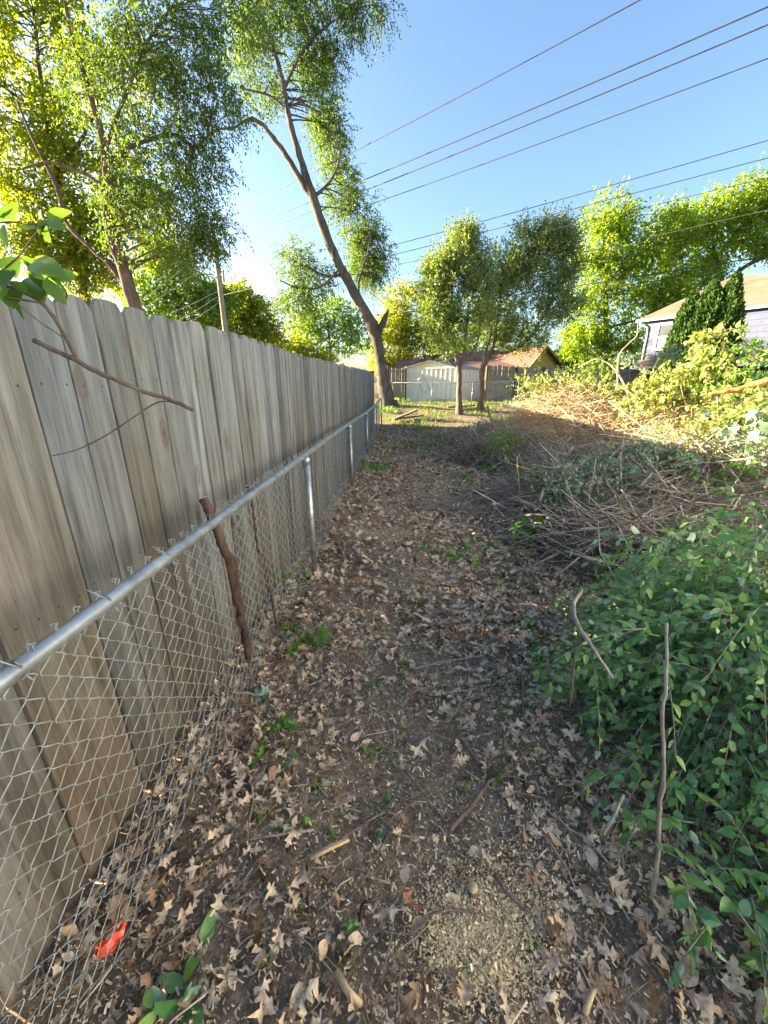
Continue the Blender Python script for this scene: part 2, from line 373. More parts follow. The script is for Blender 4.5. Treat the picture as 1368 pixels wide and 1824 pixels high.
# ------------------------------------------------------------------ ground
xs = np.concatenate([np.linspace(-260, -12, 24), np.linspace(-10, -2.5, 26), np.linspace(-2.2, 4.0, 125), np.linspace(4.3, 12, 50), np.linspace(14, 260, 24)])
ys = np.concatenate([np.linspace(-60, -3, 12), np.linspace(-2, 6.5, 171), np.linspace(6.6, 14, 80), np.linspace(14.3, 30, 50), np.linspace(32, 420, 40)])
XX, YY = np.meshgrid(xs, ys)
ZZ = ground_z(XX, YY) + R.normal(0, .006, XX.shape) * (np.abs(XX - 1) < 4) * (YY < 10)
nx, ny = len(xs), len(ys)
idx = np.arange(nx * ny).reshape(ny, nx)
Fq = np.stack([idx[:-1, :-1].ravel(), idx[:-1, 1:].ravel(), idx[1:, 1:].ravel(), idx[1:, :-1].ravel()], 1)
ground = link('ground', mesh('ground', np.stack([XX.ravel(), YY.ravel(), ZZ.ravel()], 1), Fq, M['soil']))
tag(ground, 'dark bare soil of the long narrow yard', None, None, 'structure')

# ------------------------------------------------------------------ wooden privacy fence on the left
FL = A([-0.9, -1.13], [1.3, -.985], [2.7, -.893], [3.9, -.82], [6.1, -.68], [9, -.53], [12, -.42], [14.4, -.36])
FT = A([-0.9, 1.845], [1.3, 1.86], [2.7, 1.885], [3.9, 1.85], [6.1, 1.85], [9, 1.87], [12, 1.9], [14.4, 1.97])
def fx(y): return float(np.interp(y, FL[:, 0], FL[:, 1]))
def ft(y): return float(np.interp(y, FT[:, 0], FT[:, 1]))
wf = thing('wooden_fence', (fx(6.5), 6.5, 0), 'tall weathered grey board fence with dog-eared tops along the left side', 'fence')
def board_mesh(seed):
    r = random.Random(seed); w = .1385 + r.uniform(-.002, .002); t = .017; hh = 1.83
    sl = .026 + r.uniform(-.006, .008); sr = .026 + r.uniform(-.006, .008); cup = r.uniform(-.0035, .0035)
    zs = [-0.12, .3, .75, 1.2, 1.55]
    prof = [(-w / 2, -.003), (-w / 2 + .003, cup * .1), (0, cup), (w / 2 - .003, cup * .1), (w / 2, -.003)]
    V, f = [], []
    bow = r.uniform(-.006, .006)
    rows = [(z, prof, [z] * 5) for z in zs]
    topz = [hh - sl * 1.2, hh - .002, hh + .001, hh - .003, hh - sr * 1.25]
    rows.append((hh - .05, prof, [hh - .05] * 5))
    topy = [(-w / 2, -.003), (-w / 2 + sl, cup * .75), (0, cup), (w / 2 - sr, cup * .75), (w / 2, -.003)]
    rows.append((hh, topy, topz))
    for z, pr, zz in rows:
        for k, (y, x) in enumerate(pr): V.append([t / 2 + x + bow * math.sin(zz[k] * 1.7), y, zz[k]])
    nF = len(V)
    for v in list(V): V.append([-t / 2, v[1], v[2]])
    nr = len(rows)
    for i in range(nr - 1):
        for k in range(4):
            a = i * 5 + k; f += [[a, a + 1, a + 6], [a, a + 6, a + 5]]; f += [[nF + a, nF + a + 6, nF + a + 1], [nF + a, nF + a + 5, nF + a + 6]]
        for k, s in ((0, 1), (4, -1)):
            a = i * 5 + k; q = [[a, a + 5, nF + a + 5], [a, nF + a + 5, nF + a]]
            f += q if s > 0 else [x[::-1] for x in q]
    for i, s in ((0, -1), (nr - 1, 1)):
        for k in range(4):
            a = i * 5 + k; q = [[a, a + 1, nF + a + 1], [a, nF + a + 1, nF + a]]
            f += q if s > 0 else [x[::-1] for x in q]
    V = np.array(V); f = np.array(f); mi = np.zeros(len(f), int)
    nv, nf = [], []
    for z in (1.56, .92, .24):
        for y in (-w * .28, w * .27):
            yy = y + r.uniform(-.012, .012); z_ = z + r.uniform(-.012, .012); cx = t / 2 + np.interp(yy, [p[0] for p in prof], [p[1] for p in prof]) + bow * math.sin(z_ * 1.7) + .0012
            ring = [[cx, yy + .0034 * math.cos(q), z_ + .0042 * math.sin(q)] for q in np.linspace(0, 2 * math.pi, 6, endpoint=False)]
            b0 = len(V) + len(nv); nv += [[cx + .0012, yy, z_]] + ring; nf += [[b0, b0 + 1 + q, b0 + 1 + (q + 1) % 6] for q in range(6)]
    V = np.vstack([V, nv]); f = np.vstack([f, nf]); mi = np.concatenate([mi, np.ones(len(nf), int)])
    me = mesh('board', V, f, [M['fence'], M['nail']], midx=mi, flat=True); return me
boards = [board_mesh(i) for i in range(9)]
added_strip_me = mesh('added_seam_strip', *box((0, 0, .86), (.005, .05, 1.70)), M['fence'], flat=True)  # unseen strip added behind board gaps, blocks light so seams look dark
yb = -.9; i = 0
rb = random.Random(3)
while yb < 14.3:
    y = yb + .07; ang = math.atan2(fx(y + .1) - fx(y - .1), .2)
    if abs(y - 3.02) < .07: gap = .010
    else: gap = rb.choice([.005, .006, .007, .008, .009, .010])
    top = ft(y) + rb.uniform(-.008, .008)
    o = link('board', boards[rb.randrange(9)], wf, (fx(y) + rb.uniform(-.004, .004), y, top - 1.83), (rb.uniform(-.001, .001), rb.uniform(-.004, .004), -ang + rb.uniform(-.025, .025)))
    ys_ = yb + .1385 + gap / 2
    if rb.random() > .05: link('added_seam_strip', added_strip_me, wf, (fx(ys_) - .0115, ys_, ft(ys_) - 1.83), (0, 0, -ang))
    yb += .1385 + gap; i += 1
for z in (.27, .95, 1.59):
    pts = [(fx(y) - .034, y, ft(y) - 1.85 + z) for y in np.arange(-.85, 14.4, .9)]
    for a, c in zip(pts[:-1], pts[1:]):
        a = np.array(a); c = np.array(c); d = c - a; L = np.linalg.norm(d); d /= L; s = np.cross(d, A(0, 0, 1)); s /= np.linalg.norm(s)
        obj('rail', box((a + c) / 2, (L, .038, .088), [d, s, np.cross(s, d)]), M['fence'], wf, flat=True)
for y in np.arange(.1, 14.5, 2.4):
    obj('post', box((fx(y) - .10, y, .8), (.09, .09, 2.0)), M['fence'], wf, flat=True)

# ------------------------------------------------------------------ chain-link fence
CL = A([-1.0, -.862, .99], [.632, -.784, 1.02], [3.07, -.66, 1.023], [5.9, -.55, .985], [8.7, -.42, .945], [11.8, -.25, .955], [14.0, -.13, 1.045])
def cx_(y): return np.interp(y, CL[:, 0], CL[:, 1])
def ctop(y): return np.interp(y, CL[:, 0], CL[:, 2])
cf = thing('chain_link_fence', (float(cx_(6)), 6, 0), 'low galvanised chain-link fence with round top rail running along the path', 'fence')
ry = np.linspace(-1.0, 14.0, 60)
rp = smooth_line(np.column_stack([CL[:, 1], CL[:, 0], CL[:, 2], np.full(len(CL), .0215)]), 8)
rail = obj('top_rail', tube(rp[:, :3], rp[:, 3], 14), M['galv'], cf)
def rail_at(y): return np.array([np.interp(y, rp[:, 1], rp[:, 0]), y, np.interp(y, rp[:, 1], rp[:, 2])])
for y in (4.62, 10.3):                       # swaged joint sleeves
    a, c = rail_at(y - .06), rail_at(y + .06); obj('sleeve', tube([a, c], .0235, 14), M['galv'], rail)
for y in (.05, 3.07, 5.9, 8.7, 11.8, 13.98):
    t = rail_at(y); gx = t[0] + .035; g0 = gz(gx, y)
    lean = .015 if y > 1 else 0
    pp = obj('post', tube([(gx + lean, y, g0 - .15), (gx, y, t[2] - .01)], .0265, 14), M['galv'], cf)
    obj('post_cap', tube([(gx, y, t[2] - .055), (gx, y, t[2] - .012), (gx - .012, y, t[2] + .012)], [.030, .030, .018], 14), M['galv'], pp)
    lp = [rail_at(y) + A(.0 + .0265 * math.cos(q), 0, .0265 * math.sin(q)) for q in np.linspace(0, 2 * math.pi, 15)]
    obj('rail_loop', tube([t + A(0, -.018, 0), t + A(0, .018, 0)], .0262, 14), M['galv'], pp)
    for hz in (.22, .55, .8):
        cc = np.array([gx + lean * (1 - hz), y, g0 + hz])
        obj('tie_wire', tube([cc + A(.0285 * math.cos(q), .0285 * math.sin(q), .004 * math.sin(q)) for q in np.linspace(0, 6.28, 13)], .0017, 4), M['wire'], pp)
for y in (.30, .66, .92, 1.2, 1.72, 2.35, 2.9, 3.5, 4.2, 5.2, 6.6, 7.6, 9.4, 10.8, 12.8):
    t = rail_at(y)
    ring = [t + A(.0238 * math.cos(q), .006 * math.sin(q * .5), .0238 * math.sin(q)) for q in np.linspace(.4, 6.0, 14)]
    tail = [ring[-1] + A(.008, .004, -.018), ring[-1] + A(-.004, .01, -.05)]
    obj('tie_wire', tube([t + A(-.02, -.02, .055)] + ring + tail[:1], .0019, 5), M['wire'], cf)
# woven wires
PW, PH = .035, .070
def wire_mesh(mirror, top, seed, n=5):
    r = random.Random(seed); s = -1 if mirror else 1
    nz = int(round((top + .045 - .02) / (PH / 2))); pts = []
    for k in range(nz + 1):
        sd = s * (1 if k % 2 else -1); z = .015 + k * PH / 2
        ym = sd * PW / 2
        pts.append([.0022 * sd * s, ym * .90, z - .0045]); pts.append([-.0022 * sd * s + r.uniform(-.001, .001), ym * 1.06, z]); pts.append([.0022 * sd * s, ym * .90, z + .0045])
    last = pts[-1]
    # knuckle
    e = -1 if last[1] > 0 else 1
    pts += [[.004, last[1] + e * .004, last[2] + .008], [-.003, last[1] - e * .008, last[2] + .012], [-.004, last[1] - e * .006, last[2] + .001]]
    pts = np.array(pts); pts[:, 0] += .006 * np.sin(pts[:, 2] * 5 + seed)
    return tube(pts, .0015, n)
HW = 1.02
wm = [[mesh('wire', *wire_mesh(b, HW, s), M['wire']) for s in range(3)] for b in (False, True)]
y = -.75; k = 0; rest = []
sag = lambda y: .012 * math.sin(y * 2.1) + .008 * math.sin(y * 5.3)
while y < 13.95:
    tz = float(ctop(y)); xw = float(cx_(y)) - .004 + sag(y) * .6; sc_z = (tz + .04 - .0) / (HW + .055)
    ang = math.atan2(float(cx_(y + .1) - cx_(y - .1)), .2)
    if k < 300:
        link('wire', wm[k % 2][rb.randrange(3)], cf, (xw, y, gz(xw, y) * .3), (0, rb.uniform(-.012, .012), -ang), (1, 1, sc_z))
    else:
        V, Fc = wire_mesh(k % 2 == 1, HW, k % 3, 3); V = V * A(1, 1, sc_z)
        c, s = math.cos(-ang), math.sin(-ang)
        V = np.column_stack([V[:, 0] * c - V[:, 1] * s, V[:, 0] * s + V[:, 1] * c, V[:, 2]]) + A(xw, y, 0); rest.append((V, Fc))
    y += PW; k += 1
o = obj('woven_wire', cat(rest), M['wire'], cf); o['kind'] = 'stuff'

# ------------------------------------------------------------------ tree machinery
def skel(px, Y, dep=None):
    """photo polyline (x,y,width px[,Y]) -> rows x,y,z,r"""
    out = []
    for p in px:
        yy = p[3] if len(p) > 3 else Y
        q = P(p[0], p[1], yy); out.append([*q, (.33 if Y > 16 else .38) * p[2] * pxm(p[0], p[1], yy)])
    return np.array(out)
def blob(x, y, Y, rx, ry, rd=None):
    s = pxm(x, y, Y); return P(x, y, Y), np.array([rx * s, rd if rd else .8 * (rx + ry) * .5 * s, ry * s])
def crown_pts(blobs, nsub, nshoot, sig, rng):
    O, D, C = [], [], []
    for (c, r, *w) in blobs:
        k = max(2, int(nsub * (w[0] if w else 1)))
        q = nrm(rng.normal(size=(k, 3))) * rng.uniform(.25, 1.0, (k, 1)) ** .5
        cc = c + q * r
        C.append(cc)
        off = rng.normal(0, sig, (k, nshoot, 3)) * A(1, 1, .8)
        O.append((cc[:, None] + off).reshape(-1, 3))
        outw = nrm(q * .7 + 0.0001)[:, None] * .6 + nrm(off) * .5 + rng.normal(0, .45, off.shape)
        D.append(nrm(outw).reshape(-1, 3))
    return np.concatenate(O), np.concatenate(D), np.concatenate(C)
def shoot_leaves(O, D, L, k, droop, size, rng, up=0.0, tip=1.0, spread=.85):
    N = len(O); t = np.linspace(.12, 1, k)[None, :, None]
    L = L.reshape(N, 1, 1); D = nrm(D + A(0, 0, up))
    pos = O[:, None] + D[:, None] * L * t + A(0, 0, -1) * droop * L * t * t
    tg = nrm(D[:, None] + A(0, 0, -2 * droop) * t)
    rv = rng.normal(size=(N, k, 3)); rv -= (rv * tg).sum(-1, keepdims=True) * tg; rv = nrm(rv)
    ld = nrm(tg * .55 + rv * spread + A(0, 0, -.25 * min(1, droop * 2)))
    sz = size * rng.uniform(.65, 1.25, (N, k)) * (1 - (1 - tip) * t[..., 0])
    M_ = leafmats(ld.reshape(-1, 3), sz.ravel(), .8, .6, rng)
    return M_, pos.reshape(-1, 3)
def limbs(C, SK, rng, n=5, r0=.35, sag=.12, frac=1.0):
    """curved limbs from the skeleton to clump centres"""
    S = np.concatenate(SK); out = []
    for c in C:
        if rng.random() > frac: continue
        d = np.linalg.norm(S[:, :3] - c, axis=1) + np.maximum(0, S[:, 2] - c[2]) * 1.2 + rng.uniform(0, .4, len(S))
        s = S[int(np.argmin(d))]; a = s[:3]; L = np.linalg.norm(c - a)
        mid = (a + c) / 2 + rng.normal(0, .09 * L, 3) + A(0, 0, sag * L)
        t = np.linspace(0, 1, 7)[:, None]
        pts = (1 - t) ** 2 * a + 2 * t * (1 - t) * mid + t * t * c
        ra = max(.006, min(s[3] * .55, .012 + r0 * .05 * L)); out.append((pts, np.linspace(ra, max(.003, ra * .22), 7)))
    if not out: return None
    return tubes(np.array([p for p, _ in out]), np.array([r for _, r in out]), n)
def tree(name, label, sk, blobs, leafmat, barkmat, group=None, nsub=14, nshoot=14, sig=.3, L=.5, k=7, droop=.3, size=.09, up=0., seed=1, tmpl=None, r0=.35, frac=1.0, ring=10, sub=4, tip=1.0, lsag=.12):
    rng = np.random.default_rng(seed)
    base = sk[0][0][:3].copy()
    root = thing(name, base, label, 'tree', group)
    sm = [smooth_line(s, sub) for s in sk]
    for s in sm: s[:, :3] += rng.normal(0, .06, (len(s), 1)) * s[:, 3:4]
    parts = [tube(s[:, :3], s[:, 3] * (1 + rng.normal(0, .06, len(s))), ring) for s in sm]
    O, D, C = crown_pts(blobs, nsub, nshoot, sig, rng)
    lb = limbs(C, sm, rng, 5, r0, lsag, frac)
    if lb is not None: parts.append(lb)
    obj('trunk', cat(parts), barkmat, root)
    Ls = L * rng.uniform(.5, 1.3, len(O))
    Mx, pos = shoot_leaves(O, D, Ls, k, droop, size, rng, up, tip)
    tv = FAR_V if tmpl is None else tmpl
    cl = np.repeat(rng.uniform(0, 1, len(O)), k) * .5 + rng.uniform(0, .5, len(pos))
    lv = scatter(tv, FAR_F, Mx, pos)
    tw = None
    o = obj('crown', lv, leafmat, root, rnd=rep(cl, FAR_F))
    return root

# ------------------------------------------------------------------ leaning elm at the end of the fence
Y1 = 18.5
sk1 = [skel([(694, 731, 60), (690, 715, 44), (685, 690, 37), (679, 655, 32), (674, 620, 31), (668, 592, 34), (655, 562, 28), (632, 522, 26), (606, 475, 25), (582, 422, 24), (563, 368, 24), (548, 322, 21), (538, 290, 17), (522, 240, 16), (511, 190, 14), (500, 130, 12), (478, 60, 10), (455, 0, 8), (440, -70, 6)], Y1),
       skel([(558, 355, 19), (540, 328, 16), (518, 290, 15), (494, 255, 14), (470, 226, 12), (452, 213, 10), (436, 216, 7), (415, 228, 6), (385, 232, 5), (350, 262, 4), (338, 300, 3)], Y1),
       skel([(668, 598, 28), (680, 580, 20), (686, 566, 14), (691, 551, 5)], Y1),
       skel([(612, 488, 9), (585, 492, 6), (550, 478, 5), (520, 462, 4), (506, 446, 3)], Y1),
       skel([(606, 478, 7), (570, 512, 5), (530, 512, 4), (500, 500, 3)], Y1 - .5),
       skel([(560, 350, 10), (582, 330, 7), (600, 300, 5), (608, 250, 3)], Y1),
       skel([(640, 540, 6), (640, 500, 5), (655, 450, 4), (660, 410, 3)], Y1),
       skel([(506, 160, 7), (540, 90, 6), (590, 40, 5), (650, 10, 3)], Y1),
       skel([(511, 195, 6), (480, 170, 5), (440, 160, 4), (430, 155, 3)], Y1)]
b1 = [blob(*a) + ((1.35,) if i_ < 6 else (1.0,)) for i_, a in enumerate( [(572, 170, Y1 + .9, 20, 55), (590, 250, Y1 + .9, 16, 42), (608, 335, Y1 + .9, 24, 40), (640, 395, Y1 + .9, 26, 42), (662, 445, Y1 + .9, 28, 32), (655, 478, Y1 + .9, 20, 22),
                         (533, 465, Y1, 30, 26), (560, 500, Y1, 32, 22), (530, 540, Y1, 22, 16),
                         (520, 70, Y1 + .8, 70, 50), (600, 35, Y1, 60, 40), (650, 5, Y1, 50, 26), (465, 120, Y1 + .9, 38, 56), (430, 60, Y1, 60, 60), (562, 105, Y1 + .9, 32, 46), (480, 20, Y1, 70, 40), (540, -40, Y1, 140, 40)])]
tree('leaning_elm_tree', 'tall leaning tree with broken stub at its fork, beyond the end of the board fence', sk1, b1, M['elm'], M['bark'],
     nsub=20, nshoot=15, sig=.17, L=.55, k=9, droop=.42, size=.12, seed=11, tmpl=NARROW_V, r0=.3, frac=.5)
# weeping left bough of a nearer tree, hanging over the fence
Y2 = 12.5
sk2 = [skel([(262, 610, 34), (246, 560, 30), (228, 505, 28), (207, 445, 24), (192, 395, 21), (196, 345, 20), (190, 298, 20), (184, 250, 16), (165, 185, 13), (142, 110, 10), (122, 40, 8), (110, -50, 6)], Y2),
       skel([(192, 290, 11), (222, 268, 9), (262, 250, 8), (310, 240, 7), (345, 262, 5), (370, 245, 4)], Y2),
       skel([(188, 268, 9), (206, 215, 8), (232, 150, 7), (260, 80, 6), (300, 20, 5)], Y2),
       skel([(232, 515, 16), (195, 470, 14), (150, 430, 11), (118, 395, 9), (100, 330, 8), (60, 250, 7), (30, 180, 5)], Y2 + .6),
       skel([(345, 262, 6), (340, 300, 4), (345, 350, 3), (352, 400, 2)], Y2),
       skel([(196, 340, 8), (150, 310, 7), (90, 290, 6), (40, 300, 5)], Y2)]
b2 = [blob(*a) for a in [(300, 60, Y2, 70, 70), (360, 120, Y2, 60, 70), (390, 190, Y2, 42, 50), (250, 130, Y2, 60, 70), (290, 220, Y2, 60, 60), (350, 270, Y2, 34, 60), (360, 350, Y2, 28, 50), (372, 405, Y2, 22, 30),
                         (270, 300, Y2, 50, 50), (310, 380, Y2, 45, 45), (240, 400, Y2, 45, 45), (330, 440, Y2, 40, 25), (200, 50, Y2, 80, 70), (390, 20, Y2, 80, 50), (180, 180, Y2, 60, 60), (300, -30, Y2, 150, 40)]]
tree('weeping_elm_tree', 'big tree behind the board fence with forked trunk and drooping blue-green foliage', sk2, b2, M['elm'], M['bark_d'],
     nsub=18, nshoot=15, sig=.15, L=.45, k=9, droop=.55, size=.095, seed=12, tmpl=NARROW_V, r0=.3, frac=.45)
Y3 = 15.5
sk3 = [skel([(165, 620, 26), (155, 560, 22), (148, 505, 20), (135, 450, 17), (118, 390, 14), (100, 310, 12), (84, 220, 10), (70, 120, 8), (60, 20, 6)], Y3),
       skel([(245, 600, 22), (238, 540, 18), (228, 490, 15), (212, 440, 11), (200, 400, 8)], Y3 + .5),
       skel([(122, 400, 9), (70, 360, 8), (20, 330, 6), (-30, 320, 5)], Y3),
       skel([(100, 310, 8), (150, 240, 7), (180, 160, 5)], Y3),
       skel([(84, 220, 8), (40, 180, 6), (0, 150, 5)], Y3)]
b3 = [blob(*a) for a in [(60, 60, Y3, 90, 80), (170, 80, Y3, 80, 80), (50, 190, Y3, 80, 70), (150, 220, Y3, 80, 70), (60, 300, Y3, 80, 55), (150, 330, Y3, 75, 55), (100, 400, Y3, 80, 40), (200, 420, Y3, 50, 40), (20, 400, Y3, 50, 40), (240, 330, Y3, 50, 60), (30, -10, Y3, 130, 60), (170, 470, Y3, 50, 30), (-40, 250, Y3, 60, 110), (-60, 80, Y3, 60, 110), (110, 470, Y3, 40, 30)]]
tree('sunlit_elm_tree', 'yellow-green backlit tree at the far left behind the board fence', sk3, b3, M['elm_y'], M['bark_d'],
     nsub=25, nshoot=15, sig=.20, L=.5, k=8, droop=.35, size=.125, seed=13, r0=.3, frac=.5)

# trees far behind the fence and the sheds
def far_tree(label, trunk, Y, bl, mt, seed, group='trees in the background', name='background_tree', **kw):
    d = dict(nsub=28, nshoot=15, sig=.36, L=.7, k=6, droop=.15, size=.26, r0=.35, frac=.25); d.update(kw)
    tree(name, label, [skel(t, Y) for t in trunk], [blob(a[0], a[1], Y + (a[4] if len(a) > 4 else 0), a[2], a[3]) for a in bl], mt, M['bark_d'], group, seed=seed, **d)
far_tree('dark green rounded tree behind the fence, left of the utility pole', [[(320, 650, 9), (318, 590, 8), (314, 530, 7), (305, 470, 4)]], 33, [(300, 500, 50, 40), (345, 520, 45, 35), (270, 540, 40, 40), (325, 570, 60, 40), (300, 460, 35, 20), (380, 545, 26, 26)], M['far_g'], 21)
far_tree('bright yellow-green tree just right of the utility pole', [[(440, 660, 8), (440, 610, 7), (438, 560, 5), (440, 530, 3)]], 36, [(430, 550, 36, 28), (460, 575, 30, 35), (420, 590, 40, 35), (350, 590, 40, 24), (470, 610, 40, 25), (410, 530, 25, 14)], M['far_y'], 22)
far_tree('airy tree with several thin stems seen left of the leaning trunk', [[(588, 660, 6), (588, 620, 6), (584, 580, 5), (570, 545, 3)], [(588, 622, 4), (612, 590, 3), (625, 555, 2)], [(586, 610, 4), (560, 590, 3), (545, 570, 2)]], 42, [(570, 560, 40, 22), (610, 560, 32, 22), (545, 585, 30, 22), (600, 600, 46, 26), (640, 600, 30, 30), (560, 620, 40, 20)], M['far_g'], 23, nsub=24, nshoot=11)
far_tree('low yellow-green tree against the end of the board fence', [[(520, 675, 6), (520, 640, 5), (518, 610, 3)]], 40, [(505, 615, 34, 20), (535, 632, 30, 16), (480, 628, 30, 14), (560, 645, 30, 12)], M['far_y'], 24, nsub=16)
far_tree('sunny yellow tree rising behind the shed roof', [[(712, 680, 6), (712, 640, 6), (716, 590, 5), (722, 530, 3)]], 44, [(715, 540, 34, 26), (740, 570, 34, 30), (700, 580, 28, 30), (700, 625, 34, 24), (735, 620, 40, 26), (690, 650, 24, 12), (765, 600, 30, 30)], M['far_y'], 25)
far_tree('pale green tree behind the red roof, between the two small trees', [[(800, 670, 5), (798, 620, 5), (790, 560, 3)]], 48, [(780, 560, 36, 30), (810, 600, 40, 30), (850, 600, 40, 25), (880, 570, 40, 36)], M['far_g'], 26)
far_tree('tall maple with a pale forked trunk left of the blue house', [[(1072, 700, 19), (1074, 650, 17), (1078, 600, 15), (1080, 560, 13), (1078, 520, 10), (1072, 460, 7), (1080, 390, 4)], [(1080, 562, 9), (1066, 545, 7), (1052, 528, 5)], [(1082, 585, 8), (1110, 576, 6), (1140, 570, 4), (1160, 560, 3)]], 30,
         [(1085, 385, 34, 28), (1070, 430, 46, 36), (1110, 440, 45, 40), (1050, 500, 40, 36), (1130, 500, 50, 40), (1180, 470, 45, 45), (1190, 410, 34, 34), (1040, 570, 36, 30), (1150, 540, 46, 30), (1110, 610, 36, 22), (1040, 610, 30, 18), (1200, 540, 30, 26)], M['maple'], 27, nsub=30, nshoot=14, sig=.26, size=.21)
far_tree('broad maple behind the hipped roof at the right edge', [[(1240, 640, 16), (1260, 570, 14), (1290, 510, 13), (1310, 488, 12), (1345, 465, 10), (1390, 450, 8)], [(1290, 512, 10), (1275, 460, 7), (1265, 400, 4)], [(1345, 465, 7), (1350, 420, 5), (1345, 370, 3)]], 31,
         [(1230, 400, 40, 34), (1270, 380, 44, 36), (1330, 360, 46, 34), (1370, 350, 40, 36), (1230, 450, 40, 34), (1290, 430, 46, 34), (1350, 410, 50, 30), (1400, 400, 40, 50), (1250, 500, 36, 22), (1410, 340, 50, 40)], M['maple'], 28, nsub=30, nshoot=14, sig=.26, size=.21)
far_tree('rounded green tree behind the yellow gable', [[(1010, 680, 6), (1010, 655, 5), (1012, 630, 4)]], 38, [(1010, 640, 22, 16), (1030, 645, 22, 18), (1000, 655, 16, 12), (1090, 640, 26, 20), (1130, 640, 24, 18)], M['far_g'], 29, nsub=16)

# two small fruit trees in the yard
YA, YB = 16.3, 17.3
skA = [skel([(818, 742, 27), (818, 722, 17), (817, 700, 15), (818, 675, 14), (817, 655, 14), (812, 630, 10), (808, 600, 8), (805, 560, 6), (806, 500, 5), (815, 440, 3)], YA),
       skel([(817, 660, 9), (826, 640, 8), (828, 610, 7), (832, 570, 5), (838, 500, 4)], YA),
       skel([(816, 656, 6), (800, 642, 5), (788, 628, 5), (785, 600, 3)], YA),
       skel([(822, 645, 6), (838, 632, 5), (850, 610, 4), (856, 580, 3)], YA)]
bA = [blob(a[0], a[1] + (26 if a[1] < 485 else 10), *a[2:5]) + tuple(a[5:]) for a in [(800, 590, YA, 34, 26), (790, 540, YA, 34, 34), (810, 490, YA, 40, 36), (790, 450, YA, 28, 26), (830, 440, YA, 34, 30), (840, 540, YA, 34, 36), (775, 500, YA, 20, 30), (828, 412, YA, 16, 18), (850, 480, YA, 30, 34), (762, 470, YA, 12, 20, .3), (815, 398, YA, 9, 16, .3), (770, 560, YA, 14, 16, .4)]]
tree('small_fruit_tree', 'left one of the two small leafy trees, with a flared trunk', skA, bA, M['apple'], M['bark_l'], 'small trees in the yard', nsub=23, nshoot=13, sig=.12, L=.42, k=9, droop=-.10, size=.095, up=.55, seed=31, r0=.25, frac=.6, lsag=.0)
skB = [skel([(855, 735, 25), (856, 715, 16), (859, 690, 15), (858, 665, 15), (862, 650, 16), (872, 632, 11), (880, 612, 9), (884, 580, 7), (890, 540, 6), (905, 470, 4)], YB),
       skel([(862, 652, 10), (865, 630, 7), (872, 605, 5), (876, 580, 4)], YB),
       skel([(876, 628, 9), (900, 628, 8), (922, 620, 6), (945, 600, 5), (970, 560, 3)], YB)]
bB = [blob(a[0], a[1] + (26 if a[1] < 485 else 10), *a[2:5]) + tuple(a[5:]) for a in [(880, 580, YB, 34, 24), (900, 530, YB, 40, 40), (950, 560, YB, 46, 34), (985, 530, YB, 34, 40), (930, 490, YB, 46, 40), (900, 450, YB, 34, 30), (950, 440, YB, 40, 36), (970, 410, YB, 24, 26), (930, 600, YB, 40, 14), (1000, 470, YB, 26, 36), (1003, 405, YB, 14, 18), (880, 500, YB, 30, 36), (1014, 440, YB, 14, 26, .4), (1000, 383, YB, 7, 14, .25), (974, 380, YB, 8, 16, .3), (932, 402, YB, 11, 18, .35), (1018, 545, YB, 18, 16, .5)]]
tree('small_fruit_tree', 'right one of the two small leafy trees, with a knobbly crooked trunk', skB, bB, M['apple'], M['bark_l'], 'small trees in the yard', nsub=23, nshoot=13, sig=.12, L=.45, k=9, droop=-.10, size=.095, up=.55, seed=32, r0=.25, frac=.6, lsag=.0)

# ------------------------------------------------------------------ blue house on the right
M['blue'] = plain('blue_painted_siding', (.05, .066, .125), .7, 0, .18, 6)
M['white'] = plain('white_trim_paint', (.55, .56, .56), .5, 0, .08, 6)
M['gutter'] = plain('blue_grey_gutter', (.28, .34, .37), .5, 0, .12, 6)
m, nt, b = mat('asphalt_shingle_tan'); v = coords(nt, (1, 1, 1), rand=False)
br = nt.nodes.new('ShaderNodeTexBrick'); br.inputs['Scale'].default_value = 1.0; br.inputs['Brick Width'].default_value = .33; br.inputs['Row Height'].default_value = .14; br.inputs['Mortar Size'].default_value = .008
br.inputs['Color1'].default_value = (.15, .108, .078, 1); br.inputs['Color2'].default_value = (.10, .073, .054, 1); br.inputs['Mortar'].default_value = (.10, .075, .055, 1)
mp = nt.nodes.new('ShaderNodeMapping'); mp.inputs['Rotation'].default_value = (0, 0, 0); nt.links.new(v, mp.inputs['Vector'])
cb = nt.nodes.new('ShaderNodeCombineXYZ'); sx = nt.nodes.new('ShaderNodeSeparateXYZ'); nt.links.new(mp.outputs[0], sx.inputs[0])
ad = nt.nodes.new('ShaderNodeMath'); ad.operation = 'MULTIPLY_ADD'; nt.links.new(sx.outputs[0], ad.inputs[0]); ad.inputs[1].default_value = .6; nt.links.new(sx.outputs[1], ad.inputs[2])
nt.links.new(ad.outputs[0], cb.inputs[0]); nt.links.new(sx.outputs[2], cb.inputs[1]); nt.links.new(cb.outputs[0], br.inputs['Vector'])
c = mixc(nt, br.outputs[0], ramp(nt, [(.3, (.7, .7, .7)), (.7, (1.2, 1.2, 1.2))], noise(nt, 22, 6, v)), 1.0, 'MULTIPLY')
nt.links.new(c, b.inputs['Base Color']); b.inputs['Roughness'].default_value = .95; bump(nt, b, br.outputs[1], -.4, .02); M['shingle'] = m
M['shingle_red'] = plain('red_brown_shingle', (.15, .088, .07), .95, 0, .3, 12, .2, .5)
m, nt, b = mat('window_glass'); b.inputs['Base Color'].default_value = (.035, .045, .05, 1); b.inputs['Roughness'].default_value = .06; b.inputs['Specular IOR Level'].default_value = .8; M['glass'] = m
M['screen'] = plain('window_blind', (.36, .30, .24), .7, 0, .1, 4)

